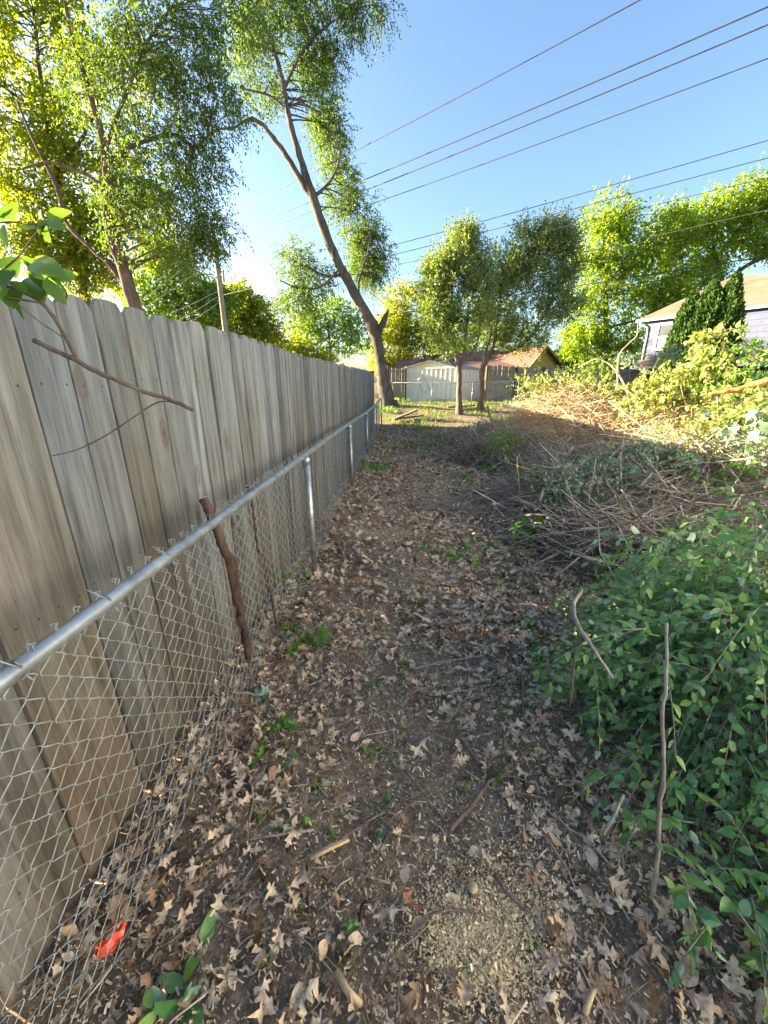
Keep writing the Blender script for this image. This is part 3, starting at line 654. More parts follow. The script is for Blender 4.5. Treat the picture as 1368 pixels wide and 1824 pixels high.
HC = P(1140, 575, 25.7); HC[2] = 0
dW = A(.53, -.85, 0); dW /= np.linalg.norm(dW); nI = A(-dW[1], dW[0], 0)          # along the wall; into the house
if nI[0] < 0: nI = -nI
UP = A(0, 0, 1); AX = [dW, -nI, UP]
E0 = H + .1398 * 25.7 - .02                                                    # eave height
hb = HC.copy(); hb[2] = .5
house = thing('blue_house', hb, 'two-storey blue house with tan hipped roof at the right', 'house')
def hp(a, z, out=0.0): return HC + dW * a - nI * out + UP * z
Wd, Dp = 10.5, 8.0
obj('wall', cat([box(HC + dW * (Wd / 2 + .35) + nI * (Dp / 2 + .25) + UP * (E0 / 2 - .05), (Wd, Dp, E0 - .1), AX)]), M['blue'], house, flat=True)
# lap siding: one board per course
z = .55; kk = 0
while z < E0 - .25:
    hh = .285
    c0 = hp(Wd / 2 + .35, z + hh / 2, -.25 + .012)
    q = box((0, 0, 0), (1, 1, 1))[0]
    poly = np.array([hp(.35, z, -.25 + .030), hp(.35, z + hh, -.25 + .010), hp(.35, z + hh, -.27), hp(.35, z, -.27)])
    V = np.vstack([poly, poly + dW * Wd]); f = np.array([[0, 1, 5], [0, 5, 4], [1, 2, 6], [1, 6, 5], [2, 3, 7], [2, 7, 6], [3, 0, 4], [3, 4, 7], [0, 3, 2], [0, 2, 1], [4, 5, 6], [4, 6, 7]])
    obj('siding_board', (V, f), M['blue'], house, flat=True); z += hh
# roof: hipped end facing the yard
apex = HC + dW * 3.45 + nI * 2.35; apex[2] = H + .232 * apex[1]
r_l, r_r = HC - dW * .15 + UP * E0, HC + dW * (Wd + .85) + UP * E0
a2 = apex + nI * 4.5
bl_, br_ = r_l + nI * (Dp + .5), r_r + nI * (Dp + .5)
roof = obj('roof', cat([prism([r_l, r_r, apex], .06, A(0, 0, 1)), prism([r_l, apex, a2, bl_], .06, A(0, 0, 1)), prism([r_r, br_, a2, apex], .06, A(0, 0, 1)), prism([bl_, a2, br_], .06, A(0, 0, 1))]), M['shingle'], house, flat=True)
obj('gutter', box((r_l + r_r) / 2 - nI * .05 - UP * .09, (np.linalg.norm(r_r - r_l) + .1, .12, .15), AX), M['gutter'], house, flat=True)
obj('soffit', box((r_l + r_r) / 2 + nI * .15 - UP * .10, (np.linalg.norm(r_r - r_l) - .1, .30, .03), AX), M['white'], house, flat=True)
ds = [hp(.0, E0 - .16, -.02), hp(.06, E0 - .28, -.02), hp(.42, E0 - .48, -.16), hp(.45, E0 - .8, -.19), hp(.45, .6, -.19)]
obj('downspout', tube(ds, .05, 6), M['white'], house)
def window(a0, a1, z0, z1, blind=False, grid=0):
    fr = thing_part('window', house)
    parts = [box(hp((a0 + a1) / 2, z1, -.20), (a1 - a0 + .2, .08, .12), AX), box(hp((a0 + a1) / 2, z0, -.19), (a1 - a0 + .2, .10, .12), AX),
             box(hp(a0, (z0 + z1) / 2, -.2), (.12, .08, z1 - z0 - .12), AX), box(hp(a1, (z0 + z1) / 2, -.2), (.12, .08, z1 - z0 - .12), AX)]
    w = obj('window', cat(parts), M['white'], house, flat=True)
    zm = (z0 + z1) / 2
    obj('pane', box(hp((a0 + a1) / 2, (zm + z1) / 2, -.225), (a1 - a0 - .1, .02, z1 - zm - .08), AX), M['glass'], w, flat=True)
    obj('pane', box(hp((a0 + a1) / 2, (zm + z0) / 2, -.225), (a1 - a0 - .1, .02, zm - z0 - .08), AX), M['screen'] if blind else M['glass'], w, flat=True)
    obj('sash_bar', box(hp((a0 + a1) / 2, zm, -.205), (a1 - a0 - .13, .05, .06), AX), M['white'], w, flat=True)
    for g in range(1, grid):
        obj('muntin', box(hp(a0 + (a1 - a0) * g / grid, zm, -.212), (.025, .02, z1 - z0 - .16), AX), M['white'], w, flat=True)
    if grid:
        for q in (.25, .75): obj('muntin', box(hp((a0 + a1) / 2, z0 + (z1 - z0) * q, -.211), (a1 - a0 - .14, .02, .025), AX), M['white'], w, flat=True)
def thing_part(n, p): return None
window(1.0, 2.05, E0 - 1.75, E0 - .38, True)
window(7.7, 8.7, E0 - 1.35, E0 - .28)
window(5.9, 7.2, .55, 2.45, True, 3)
# pent roof between the storeys
pz = E0 - 2.35
for (a0, a1) in ((.2, 5.6), (5.62, Wd + .6)):
    poly = [hp(a0, pz - .30, .45), hp(a1, pz - .30, .45), hp(a1, pz + .08, -.24), hp(a0, pz + .08, -.24)]
    pr = obj('pent_roof', prism(poly, .05, nrm(A(*np.cross(dW, UP)) * 0 + UP)), M['shingle'], house, flat=True)
    obj('pent_gutter', box(hp((a0 + a1) / 2, pz - .40, .47), (a1 - a0, .10, .14), AX), M['gutter'], pr, flat=True)
fl = obj('floodlight', cat([tube([hp(7.25, E0 - .75, -.2), hp(7.25, E0 - .75, -.05)], .05, 8), tube([hp(7.15, E0 - .78, -.06), hp(7.05, E0 - .83, .08)], [.04, .08], 8), tube([hp(7.35, E0 - .78, -.06), hp(7.42, E0 - .83, .08)], [.04, .08], 8)]), M['white'], house)

# unseen house added at right; its sunlit wall bounces fill into the yard
M['bounce_siding'] = plain('pale_blue_grey_bounce_siding', (.66, .72, .78), .75, 0, .10, 4)
nh = thing('added_bounce_house', (10.9, -3.5, 0), 'pale blue-grey house added out of view at the right to bounce sunlight', 'house')
NX, NY0, NY1, NZ = 7.4, -10.0, 3.0, 5.9
obj('wall', box((NX + 3.5, (NY0 + NY1) / 2, NZ / 2 - .05), (7, NY1 - NY0, NZ)), M['bounce_siding'], nh, flat=True)
for q in range(29):
    z = .25 + q * .195
    poly = A([NX - .028, NY0, z], [NX - .008, NY0, z + .195], [NX + .01, NY0, z + .195], [NX + .01, NY0, z])
    V = np.vstack([poly, poly + A(0, NY1 - NY0, 0)]); f = np.array([[0, 1, 5], [0, 5, 4], [1, 2, 6], [1, 6, 5], [2, 3, 7], [2, 7, 6], [3, 0, 4], [3, 4, 7], [0, 3, 2], [0, 2, 1], [4, 5, 6], [4, 6, 7]])
    obj('siding_board', (V, f), M['bounce_siding'], nh, flat=True)
obj('roof', cat([prism([A(NX - .45, NY0 - .4, NZ - .1), A(NX - .45, NY1 + .4, NZ - .1), A(NX + 3.5, NY1 + .4, NZ + 2.0), A(NX + 3.5, NY0 - .4, NZ + 2.0)], .12, UP), prism([A(NX + 3.5, NY0 - .4, NZ + 2.0), A(NX + 3.5, NY1 + .4, NZ + 2.0), A(NX + 7.4, NY1 + .4, NZ - .1), A(NX + 7.4, NY0 - .4, NZ - .1)], .12, UP)]), M['shingle'], nh, flat=True)
for yy in (-7.5, -3.5, .5):
    for zz in (1.5, 3.9):
        w = obj('window', cat([box((NX - .03, yy, zz + .66), (.08, 1.1, .1)), box((NX - .03, yy, zz - .66), (.1, 1.1, .1)), box((NX - .03, yy - .5, zz), (.08, .1, 1.22)), box((NX - .03, yy + .5, zz), (.08, .1, 1.22)), box((NX - .03, yy, zz), (.06, .9, .05))]), M['white'], nh, flat=True)
        obj('pane', box((NX - .022, yy, zz), (.02, .9, 1.22)), M['glass'], w, flat=True)

# arborvitae columns in front of the blue house
def arbor(x, ytop, ybot, wpx, Y, label, seed):
    rng = np.random.default_rng(seed); b_ = P(x, (ytop + ybot) * .5 - 20, Y); t_ = P(x, ytop, Y); h_ = t_[2] - b_[2]; r_ = wpx * .5 * pxm(x, (ytop + ybot) / 2, Y)
    b_[2] = gz(b_[0], b_[1]); h_ = t_[2] - b_[2]
    root = thing('arborvitae', b_, label, 'shrub', 'evergreens by the blue house')
    obj('stem', tube([b_ - A(0, 0, .1), b_ + A(0, 0, h_ * .9)], [.09, .02], 8), M['bark_d'], root)
    N = 9000; u = rng.uniform(0, 1, N) ** .8; az = rng.uniform(0, 2 * math.pi, N)
    prof = np.interp(u, [0, .1, .3, .55, .75, .9, 1], [.9, 1, 1, .9, .68, .36, .03]) * (1 + .13 * np.sin(az * 3 + u * 9 + seed) + .09 * np.sin(az * 7 - u * 23))
    rr = r_ * prof * rng.uniform(.72, 1.04, N); p = np.stack([b_[0] + rr * np.cos(az), b_[1] + rr * np.sin(az), b_[2] + u * h_], 1)
    d = np.stack([np.cos(az) * .55, np.sin(az) * .55, np.full(N, .95)], 1) + rng.normal(0, .28, (N, 3))
    obj('foliage', scatter(FAR_V, FAR_F, leafmats(d, rng.uniform(.12, .24, N), .2, .9, rng), p), M['arbor'], root, rnd=rep(rng.uniform(0, 1, N), FAR_F))
arbor(1222, 524, 690, 52, 20.5, 'shortest dark evergreen column, leftmost of the three before the blue house', 41)
arbor(1256, 505, 690, 58, 20.0, 'middle dark evergreen column before the blue house', 42)
arbor(1292, 491, 690, 52, 19.6, 'tallest dark evergreen column, rightmost of the three before the blue house', 43)

# ------------------------------------------------------------------ shed, back fence, red-roofed house
M['shedw'] = plain('pale_shed_metal', (.62, .66, .68), .55, .1, .12, 5)
M['shedt'] = plain('cream_shed_trim', (.70, .68, .60), .55, .05, .12, 5)
M['shedr'] = plain('grey_shed_roof', (.24, .24, .26), .7, .1, .2, 6)
YS = 22.5
g_s = .56
cR = P(815, 680, YS); cL = P(717, 680, YS + 1.3); cK = P(856, 680, YS + 1.9)
for q in (cR, cL, cK): q[2] = g_s
zE = P(815, 655, YS)[2]; pk = (cL + cR) / 2; zK = P(765, 643, YS + .65)[2]
shed = thing('garden_shed', (cL + cR) / 2, 'pale metal garden shed with low gable at the back of the yard', 'shed')
fn = nrm(np.cross(cR - cL, UP)); fn = fn if fn[1] < 0 else -fn
sn = nrm(np.cross(cK - cR, UP)); sn = sn if sn[1] < 0 else -sn
wl = [cL, cR, cK, cL + (cK - cR)]
def quad_wall(a, b, z0, z1, n, t=.05): return prism([a + UP * z0, b + UP * z0, b + UP * z1, a + UP * z1], t, n)
hE = zE - g_s
obj('wall', cat([quad_wall(wl[0], wl[1], -.1, hE, fn), quad_wall(wl[1], wl[2], -.1, hE, sn), quad_wall(wl[3], wl[2], -.1, hE, fn), quad_wall(wl[0], wl[3], -.1, hE, sn)]), M['shedw'], shed, flat=True)
pkF = (cL + cR) / 2 + UP * (zK - g_s); pkB = pkF + (cK - cR)
for s in (0.0, .5):                                                           # gable panels with a seam between them
    a = cL + (cR - cL) * s + UP * (hE + .005); b_ = cL + (cR - cL) * (s + .497) + UP * (hE + .005)
    pts = [a, b_, pkF - UP * .02] if s == 0 else [a, b_, pkF - UP * .02]
    obj('gable_panel', prism(pts if s == 0 else [a, b_, pkF - UP * .02], .03, fn), M['shedt'], shed, flat=True)
nb = 12
for i in range(nb):
    p = cL + (cR - cL) * ((i + .5) / nb) + fn * .012
    obj('wall_rib', box(p + UP * (hE / 2), (.05, .03, hE - .04), [nrm(cR - cL), fn, UP]), M['shedw'], shed, flat=True)
for i in range(7):
    p = cR + (cK - cR) * ((i + .5) / 7) + sn * .012
    obj('wall_rib', box(p + UP * (hE / 2), (.05, .03, hE - .04), [nrm(cK - cR), sn, UP]), M['shedw'], shed, flat=True)
obj('eave_band', box((cL + cR) / 2 + UP * hE + fn * .02, (np.linalg.norm(cR - cL) + .1, .05, .05), [nrm(cR - cL), fn, UP]), M['shedt'], shed, flat=True)
ov = fn * .12
for s in (cL, cR):
    side = nrm(s - (cL + cR) / 2) * .12
    e0 = s + UP * (hE - .02) + side + ov; e1 = s + (cK - cR) + UP * (hE - .02) + side
    obj('roof_slope', prism([e0, pkF + UP * .03 + ov, pkB + UP * .03, e1], .04, UP), M['shedr'], shed, flat=True)

# back board fence pieces (each board its own part)
M['fence2'] = plain('grey_tan_fence_board', (.30, .255, .20), .9, 0, .35, 5, .2)
def back_fence(a, c, h, label, n, seed, rails_front=True):
    a = np.array(a); c = np.array(c); d = nrm(c - a); L = np.linalg.norm(c - a); nn = nrm(np.cross(d, UP)); nn = nn if nn[1] < 0 else -nn
    root = thing('back_fence', (a + c) / 2, label, 'fence', None); r = random.Random(seed); w = L / n
    me = mesh('board', *box((0, 0, h / 2 - .05), (w - .005, .018, h + .1)), M['fence2'], flat=True)
    rz = math.atan2(d[1], d[0])
    for i in range(n):
        p = a + d * (i + .5) * w; p[2] = gz(p[0], p[1]) if p[1] < 30 else .56
        link('board', me, root, p + UP * r.uniform(-.03, .02), (0, r.uniform(-.006, .006), rz))
    if rails_front:
        for z in (.25, .95, 1.6):
            obj('rail', box((a + c) / 2 + UP * z + nn * .03, (L, .04, .09), [d, nn, UP]), M['fence2'], root, flat=True)
        k = max(2, int(L / 2.2) + 1)
        for i in range(k):
            p = a + d * L * (i / (k - 1)) + nn * .07
            obj('post', box(p + UP * .9, (.10, .09, 2.0), [d, nn, UP]), M['bark_d'], root, flat=True)
    return root
def gp(x, y, Y): q = P(x, y, Y); q[2] = .56; return q
back_fence(gp(864, 680, 21.8), gp(1008, 680, 25.0), 1.85, 'grey board fence with dark posts, right of the small trees at the back', 40, 1)
back_fence(gp(690, 680, 23.2), gp(722, 680, 23.8), 1.80, 'short grey board fence section between the leaning trunk and the shed', 9, 2)
back_fence(gp(1010, 680, 25.1), gp(1150, 680, 25.3), 1.75, 'far grey board fence behind the brush heap, before the maple', 36, 3)

# second chain-link fence in front of the shed
cf2 = thing('back_chain_link_fence', gp(760, 700, 20.6), 'far chain-link fence with thin rail crossing before the shed', 'fence')
q0, q1, q2 = P(700, 683, 20.6), P(822, 681, 20.2), P(1012, 667, 19.0)
q0[2] = q1[2] = 1.56; q2[2] = 1.72
obj('top_rail', tube([q0, q1, q2], .022, 8), M['galv'], cf2)
for t in (0, .24, .48, .74, 1.0):
    p = q0 + (q2 - q0) * t; zt = 1.56 if t < .5 else 1.56 + .16 * (t - .4) / .6; obj('post', tube([(p[0], p[1], gz(p[0], p[1]) - .1), (p[0], p[1], zt)], .024, 8), M['galv'], cf2)
wl_ = []
Lw = np.linalg.norm(q2 - q0); nw = int(Lw / .055)
kz = np.arange(0, 19); 
PLw = np.zeros((nw, 19, 3))
for i in range(nw):
    p = q0 + (q2 - q0) * ((i + .5) / nw); s = 1 if i % 2 else -1
    PLw[i, :, 0] = p[0] + s * .0275 * (-1.0) ** kz; PLw[i, :, 1] = p[1]; PLw[i, :, 2] = gz(p[0], p[1]) + .03 + kz * .0545
o = obj('woven_wire', tubes(PLw, np.full(PLw.shape[:2], .0022), 3), M['wire_far'], cf2); o['kind'] = 'stuff'
# bent metal frame hung on that fence
mf = [P(744, 676, 20.2), P(755, 673, 20.2), P(765, 693, 20.2), P(753, 699, 20.2)]
fr = thing('metal_frame', mf[3], 'bent pale metal frame hanging on the far chain-link fence', 'frame')
for i, (a, c, r_) in enumerate(((0, 1, .05), (1, 2, .02), (2, 3, .035), (3, 0, .02))):
    obj('frame_bar', tube([mf[a], mf[c]], r_, 6), M['white'] if i % 2 == 0 else M['wire_far'], fr)

# red-roofed house behind
M['yellow'] = plain('yellow_siding', (.50, .37, .16), .75, 0, .12, 5)
rh = thing('yellow_house', gp(880, 690, 33), 'low yellow house with red-brown shingled roof behind the shed', 'house')
YR = 33.0
eL = P(640, 664, YR + 7); rL = P(640, 655, YR + 9.0)
gpk = P(967, 617, YR); ge0 = P(935, 655, YR - 1.0); ge1 = P(1000, 656, YR + 2.2)
def z0_(p, z=.5): q = np.array(p); q[2] = z; return q
rdg0 = gpk; bk = P(790, 625, YR + 6.5); bk[2] = gpk[2]
# gable wall
obj('wall', cat([prism([z0_(ge0), z0_(ge1), ge1, gpk, ge0], .2, nrm(A(.3, -1, 0)))]), M['yellow'], rh, flat=True)
nwv = nrm(np.cross(ge1 - ge0, UP)); nwv = nwv if nwv[1] < 0 else -nwv
for i in range(14):                                                            # lap boards of the gable
    t0 = i / 14; z = ge0[2] - .9 + i * .19
    if z < ge0[2]: lo, hi = 0.02, .98
    else:
        f_ = (z - ge0[2]) / (gpk[2] - ge0[2]);  lo, hi = .02 + f_ * .47, .98 - f_ * .47
        if f_ > .92: break
    a = ge0 + (ge1 - ge0) * lo; c = ge0 + (ge1 - ge0) * hi; a[2] = c[2] = z
    obj('siding_board', prism([a + nwv * .05, c + nwv * .05, c + nwv * .02 + UP * .18, a + nwv * .02 + UP * .18], .03, nwv), M['yellow'], rh, flat=True)
dirb = nrm(z0_(P(760, 630, YR + 12), 0) - z0_(gpk, 0))
far = dirb * 16
slopes = [[ge0 - UP * .02 + nwv * .3 + A(-.2, 0, -.05), gpk + nwv * .3 + UP * .05, gpk + far + UP * .05, ge0 + far * 1.0 - UP * .02]]
obj('roof', cat([prism([ge0 + nwv * .35 + (ge0 - gpk) * .12, gpk + nwv * .35 + UP * .06, gpk + far + UP * .06, ge0 + far + (ge0 - gpk) * .12], .10, UP),
                 prism([gpk + nwv * .35 + UP * .06, ge1 + nwv * .35 + (ge1 - gpk) * .12, ge1 + far + (ge1 - gpk) * .12, gpk + far + UP * .06], .10, UP)]), M['shingle_red'], rh, flat=True)
# rake boards
for e in (ge0, ge1):
    a = gpk + nwv * .38 + UP * .02; c = e + nwv * .38 + (e - gpk) * .12; obj('rake_board', tube([a, c], .09, 4), M['yellow'], rh)
# long wing roof running to the left, in front
w0, w1 = P(935, 657, YR - 1.2), P(700, 668, YR + 3.0); r0_, r1_ = P(905, 632, YR + 3), P(705, 655, YR + 7.5)
w1[2] = w0[2]; r1_[2] = r0_[2] = P(870, 636, YR + 3)[2]
roof2 = obj('wing_roof', prism([w0, r0_, r1_, w1], .12, UP), M['shingle_red'], rh, flat=True)
obj('wing_wall', prism([z0_(w0), z0_(w1), w1 - UP * .15 , w0 - UP * .15], .2, A(0, -1, 0)) if True else None, M['yellow'], rh, flat=True)
for t in (.2, .32, .44, .56, .68, .8):
    p = r0_ + (r1_ - r0_) * t + (w0 - r0_) * .1
    obj('roof_vent', cat([box(p + UP * .05, (.35, .35, .28)), box(p + UP * .2, (.5, .5, .05))]), M['shedr'], roof2, flat=True)

# ------------------------------------------------------------------ poles and overhead wires
M['polew'] = bark_mat('weathered_utility_pole', (.20, .17, .14), (.40, .36, .31), 12, .3, .05)
M['cable'] = plain('dark_cable', (.035, .033, .04), .6)
YP = 26.0
def pole(pt, w, Y, label, arm=None):
    s = skel(pt, Y); s = np.vstack([s, [s[-1, 0], s[-1, 1], .3, s[-1, 3]]])
    s[:, 0] = s[-2, 0] + (s[:, 0] - s[-2, 0]) * .35
    root = thing('utility_pole', s[-1, :3], label, 'utility pole', 'utility poles')
    obj('shaft', tube(s[:, :3], s[:, 3], 12), M['polew'], root)
    return root, s
up, ps = pole([(377, 400, 10), (386, 470, 12), (402, 592, 14)], 12, YP, 'wooden utility pole with crossarm rising behind the board fence')
ca = P(356, 441, YP); cb_ = P(411, 456, YP); mid_ = P(384, 449, YP)
obj('crossarm', box((ca + cb_) / 2, (np.linalg.norm(cb_ - ca), .11, .13), [nrm(cb_ - ca), A(0, 1, 0), np.cross(nrm(cb_ - ca), A(0, 1, 0))]), M['polew'], up, flat=True)
for s in (P(364, 446, YP), P(402, 456, YP)):
    obj('brace', tube([s - A(0, .1, 0), P(389, 470, YP) - A(0, .1, 0)], .03, 5), M['polew'], up)
for s in (P(358, 438, YP), P(370, 441, YP), P(398, 449, YP), P(409, 452, YP)):
    obj('insulator', tube([s + UP * .0, s + UP * .1, s + UP * .2], [.05, .06, .03], 8), M['white'], up)
pole([(97, 405, 9), (103, 480, 10), (108, 560, 11)], 10, 27.0, 'pale utility pole at the far left behind the tree trunks')
pole([(406, 480, 5), (407, 540, 5), (409, 620, 6)], 6, 52.0, 'thin distant utility pole seen between the trees')
WG = 'overhead wires strung across the sky'
def cable(p1, p2, z, r, label, e1=.06, e2=.6, sag=.25, m_='cable'):
    a = G(p1[0], p1[1], z); c = G(p2[0], p2[1], z); d = c - a
    t = np.linspace(-e1, 1 + e2, 40); pts = a + d * t[:, None]
    tt = np.clip(t, 0, 1); pts[:, 2] -= sag * 4 * tt * (1 - tt) * .4
    o = obj('overhead_wire', tube(pts, r, 5), M[m_]); tag(o, label, 'wire', WG)
cable((410, 378), (1140, 0), 9.6, .012, 'highest thin overhead wire, leaving the top edge of the sky')
cable((396, 421), (1368, 12), 9.0, .015, 'second overhead wire from the top, upper of a close pair')
cable((402, 434), (1368, 44), 8.8, .015, 'third overhead wire from the top, lower of a close pair')
cable((440, 438), (1368, 104), 8.4, .012, 'fourth overhead wire from the top, alone below the close pair')
cable((500, 487), (1368, 250), 7.4, .012, 'fifth overhead wire, meeting the crown of the small trees')
cable((420, 520), (1368, 281), 7.0, .012, 'sixth overhead wire, passing just above the maples')
cable((470, 522), (1368, 316), 6.6, .008, 'seventh overhead wire, grazing the maple tops')
cable((460, 575), (1368, 374), 6.1, .012, 'upper thick cable crossing in front of the maples')
cable((460, 583), (1368, 396), 5.9, .010, 'middle cable crossing in front of the maples')
cable((450, 592), (1368, 456), 5.5, .020, 'lowest thick cable, just above the hipped roof')
# wires leaving the pole to the left
LG = ['upper', 'second', 'third', 'fourth', 'fifth', 'lowest']
for i, (a, c) in enumerate((((356, 441), (225, 540)), ((370, 444), (205, 570)), ((400, 450), (240, 560)), ((393, 516), (300, 560)), ((394, 525), (300, 580)), ((396, 535), (310, 590)))):
    A_ = P(a[0], a[1], YP); B_ = P(c[0], c[1], YP - 3)
    o = obj('overhead_wire', tube([A_, (A_ + B_) / 2 - UP * .05, B_, B_ + (B_ - A_) * .7], .016, 5), M['wire_far']); tag(o, f'{LG[i]} of the pale wires running left from the pole with the crossarm', 'wire', WG)

# ------------------------------------------------------------------ leaf litter
def oval(rng):
    V, f = ovate(rng.uniform(.2, .3), rng.uniform(-.5, .5), rng.uniform(-.2, .9)); V[:, 2] += .08 * np.sin(V[:, 1] * 8 + rng.uniform(0, 6)) * (np.abs(V[:, 0]) * 3 + .2); return V * A(1, .8, 1), f
OAK = [oak(R) for _ in range(13)] + [oval(R) for _ in range(3)]; OAKL = [oak(R, 1) for _ in range(10)]; OAKF = [oak(R, 2) for _ in range(8)]
def path_pts(n, rng, y0, y1, xr=None):
    y = rng.uniform(y0 ** .5 if y0 > 0 else 0, y1 ** .5, n) ** 2 if y0 >= 0 else rng.uniform(y0, y1, n)
    xl = np.interp(y, FL[:, 0], FL[:, 1]) + .03
    xr_ = np.interp(y, [-1, .5, 1.5, 3, 5, 8, 12], [2.6, 2.4, 2.5, 3.0, 3.4, 3.6, 3.4])
    x = xl + (xr_ - xl) * rng.uniform(0, 1, n)
    return x, y
def dens(x, y):
    """bare-soil patches along the trodden line"""
    d = .62 + .38 * np.sin(x * 3.1 + 1.3 * np.sin(y * 2.2)) * np.cos(y * 2.7 + x)
    bare = np.exp(-(((x + .12) / .38) ** 2 + ((y - 1.05) / .38) ** 2)) * .75 + np.exp(-(((x + .05) / .2) ** 2 + ((y - 1.6) / .4) ** 2)) * .5 + np.exp(-(((x - .1) / .25) ** 2 + ((y - .62) / .16) ** 2)) * .55
    for px_, py_, sx_, sy_ in ((850, 1690, .12, .08), (690, 958, .40, .20), (730, 1045, .25, .16), (770, 890, .4, .35), (900, 1610, .12, .08)):
        g_ = G(px_, py_); bare = bare + .8 * np.exp(-(((x - g_[0]) / sx_) ** 2 + ((y - g_[1]) / sy_) ** 2))
    return np.clip(d + .08 - bare * .8, .10, 1)
def litter_mats(n, rng, size, tilt=.58):
    az = rng.uniform(0, 2 * math.pi, n); D = np.stack([np.cos(az), np.sin(az), rng.normal(0, tilt * .6, n)], 1)
    Mx = leafmats(D, size, 1.0, tilt, rng)
    flip = rng.random(n) < .5; Mx[flip, :, 0] *= -1; Mx[flip, :, 2] *= -1
    return Mx
rng = np.random.default_rng(5)
parts, rn = [], []
def add_litter(n, y0, y1, tm, smin, smax, lift):
    x, y = path_pts(n, rng, y0, y1); keep = rng.random(n) < dens(x, y); x, y = x[keep], y[keep]
    z = ground_z(x, y) + rng.uniform(.004, lift, len(x))
    g = rng.integers(0, len(tm), len(x)); sz = rng.uniform(smin, smax, len(x)); Mx = litter_mats(len(x), rng, sz); p = np.stack([x, y, z], 1)
    for i, (tv, tf) in enumerate(tm):
        s = g == i
        if s.any(): parts.append(scatter(tv - A(0, .45, 0), tf, Mx[s], p[s])); rn.append(rep(rng.uniform(0, 1, s.sum()) ** 1.35, tf))
add_litter(9800, -.2, 2.4, OAK, .016, .072, .03)
add_litter(11500, 2.0, 6.0, OAKL, .03, .09, .035)
add_litter(11000, 5.5, 13.5, OAKF, .05, .11, .04)
o = obj('leaf_litter', cat(parts), M['oak'], rnd=np.concatenate(rn)); tag(o, 'carpet of dry brown oak leaves covering the path', None, None, 'stuff')
# shredded bits, chips and twigs in the litter
CH_V = A([-.5, -.16, 0], [.5, -.12, .05], [.45, .14, 0], [-.5, .12, .06]); CH_F = np.array([[0, 1, 2], [0, 2, 3]])
n = 105000; x, y = path_pts(n, rng, 0, 9); z = ground_z(x, y) + rng.uniform(.003, .02, n)
az = rng.uniform(0, 6.28, n); D = np.stack([np.cos(az), np.sin(az), rng.normal(0, .2, n)], 1)
o = obj('litter_crumbs', scatter(CH_V, CH_F, leafmats(D, rng.uniform(.003, .009, n) * rng.uniform(1, 3, n), 1, .7, rng), np.stack([x, y, z], 1)), M['crumb'], rnd=rep(rng.uniform(0, 1, n), CH_F)); tag(o, 'crumbled brown leaf bits among the fallen leaves', None, None, 'stuff')
n = 6500; x, y = path_pts(n, rng, -.2, 12); L = rng.uniform(.04, .30, n) * rng.uniform(.3, 1, n); az = rng.uniform(0, 6.28, n)
t = np.linspace(-.5, .5, 4)[None, :, None]; dv = np.stack([np.cos(az), np.sin(az), rng.normal(0, .06, n)], 1)
PLt = np.stack([x, y, ground_z(x, y) + rng.uniform(.008, .035, n)], 1)[:, None] + dv[:, None] * L[:, None, None] * t + rng.normal(0, .012, (n, 4, 3)) * L[:, None, None] * 3 * A(1, 1, .4)
Fn = tubes(PLt, np.repeat(rng.uniform(.0008, .0032, n)[:, None], 4, 1), 3)
o = obj('fallen_twigs', Fn, M['stick'], rnd=np.repeat(rng.uniform(0, 1, n), len(Fn[1]) // n)); tag(o, 'thin dry twigs and stems strewn over the litter', None, None, 'stuff')
# sawdust patches
pts = []
for (px, py, sx_, sy_, n) in ((850, 1690, .09, .06, 12000), (900, 1610, .12, .08, 5000), (690, 958, .34, .16, 11000), (730, 1045, .22, .14, 2000), (860, 1500, .16, .12, 500), (905, 1250, .2, .2, 350), (770, 890, .4, .4, 5000), (800, 820, .6, .7, 3000), (700, 1130, .3, .25, 1200), (760, 1000, .4, .3, 4500), (640, 1380, .25, .2, 300)):
    g = G(px, py); pts.append(g[None, :2] + rng.normal(0, 1, (n, 2)) * A(sx_, sy_))
pts = np.concatenate(pts); n = len(pts); az = rng.uniform(0, 6.28, n)
D = np.stack([np.cos(az), np.sin(az), rng.normal(0, .3, n)], 1)
o = obj('sawdust', scatter(CH_V * A(1, 1.8, 1), CH_F, leafmats(D, rng.uniform(.0015, .006, n) * np.where(rng.random(n) < .08, 2.6, 1), 1, .5, rng), np.column_stack([pts, ground_z(pts[:, 0], pts[:, 1]) + rng.uniform(.008, .034, n)])), M['dust'], rnd=rep(rng.uniform(0, 1, n), CH_F)); tag(o, 'cream sawdust and wood chips spilled in patches on the path', None, None, 'stuff')
# the 300 nearest leaves, one by one
oak_me = [mesh('fallen_leaf', tv - A(0, .45, 0), tf, M['oak_o']) for tv, tf in OAK]
cnt = 0
while cnt < 300:
    px = rng.uniform(60, 1340); py = rng.uniform(1150, 1815) if rng.random() < .8 else rng.uniform(1080, 1250); g = G(px, py)
    if g[0] < fx(g[1]) + .04 or rng.random() > dens(g[0], g[1]) + .1: continue
    s = rng.uniform(.04, .088)
    link('fallen_leaf', oak_me[rng.integers(0, 16)], ground, (g[0], g[1], gz(g[0], g[1]) + rng.uniform(.022, .05)), (rng.normal(0, .38) + (math.pi if rng.random() < .5 else 0), rng.normal(0, .38), rng.uniform(0, 6.28)), (s, s, s)); cnt += 1

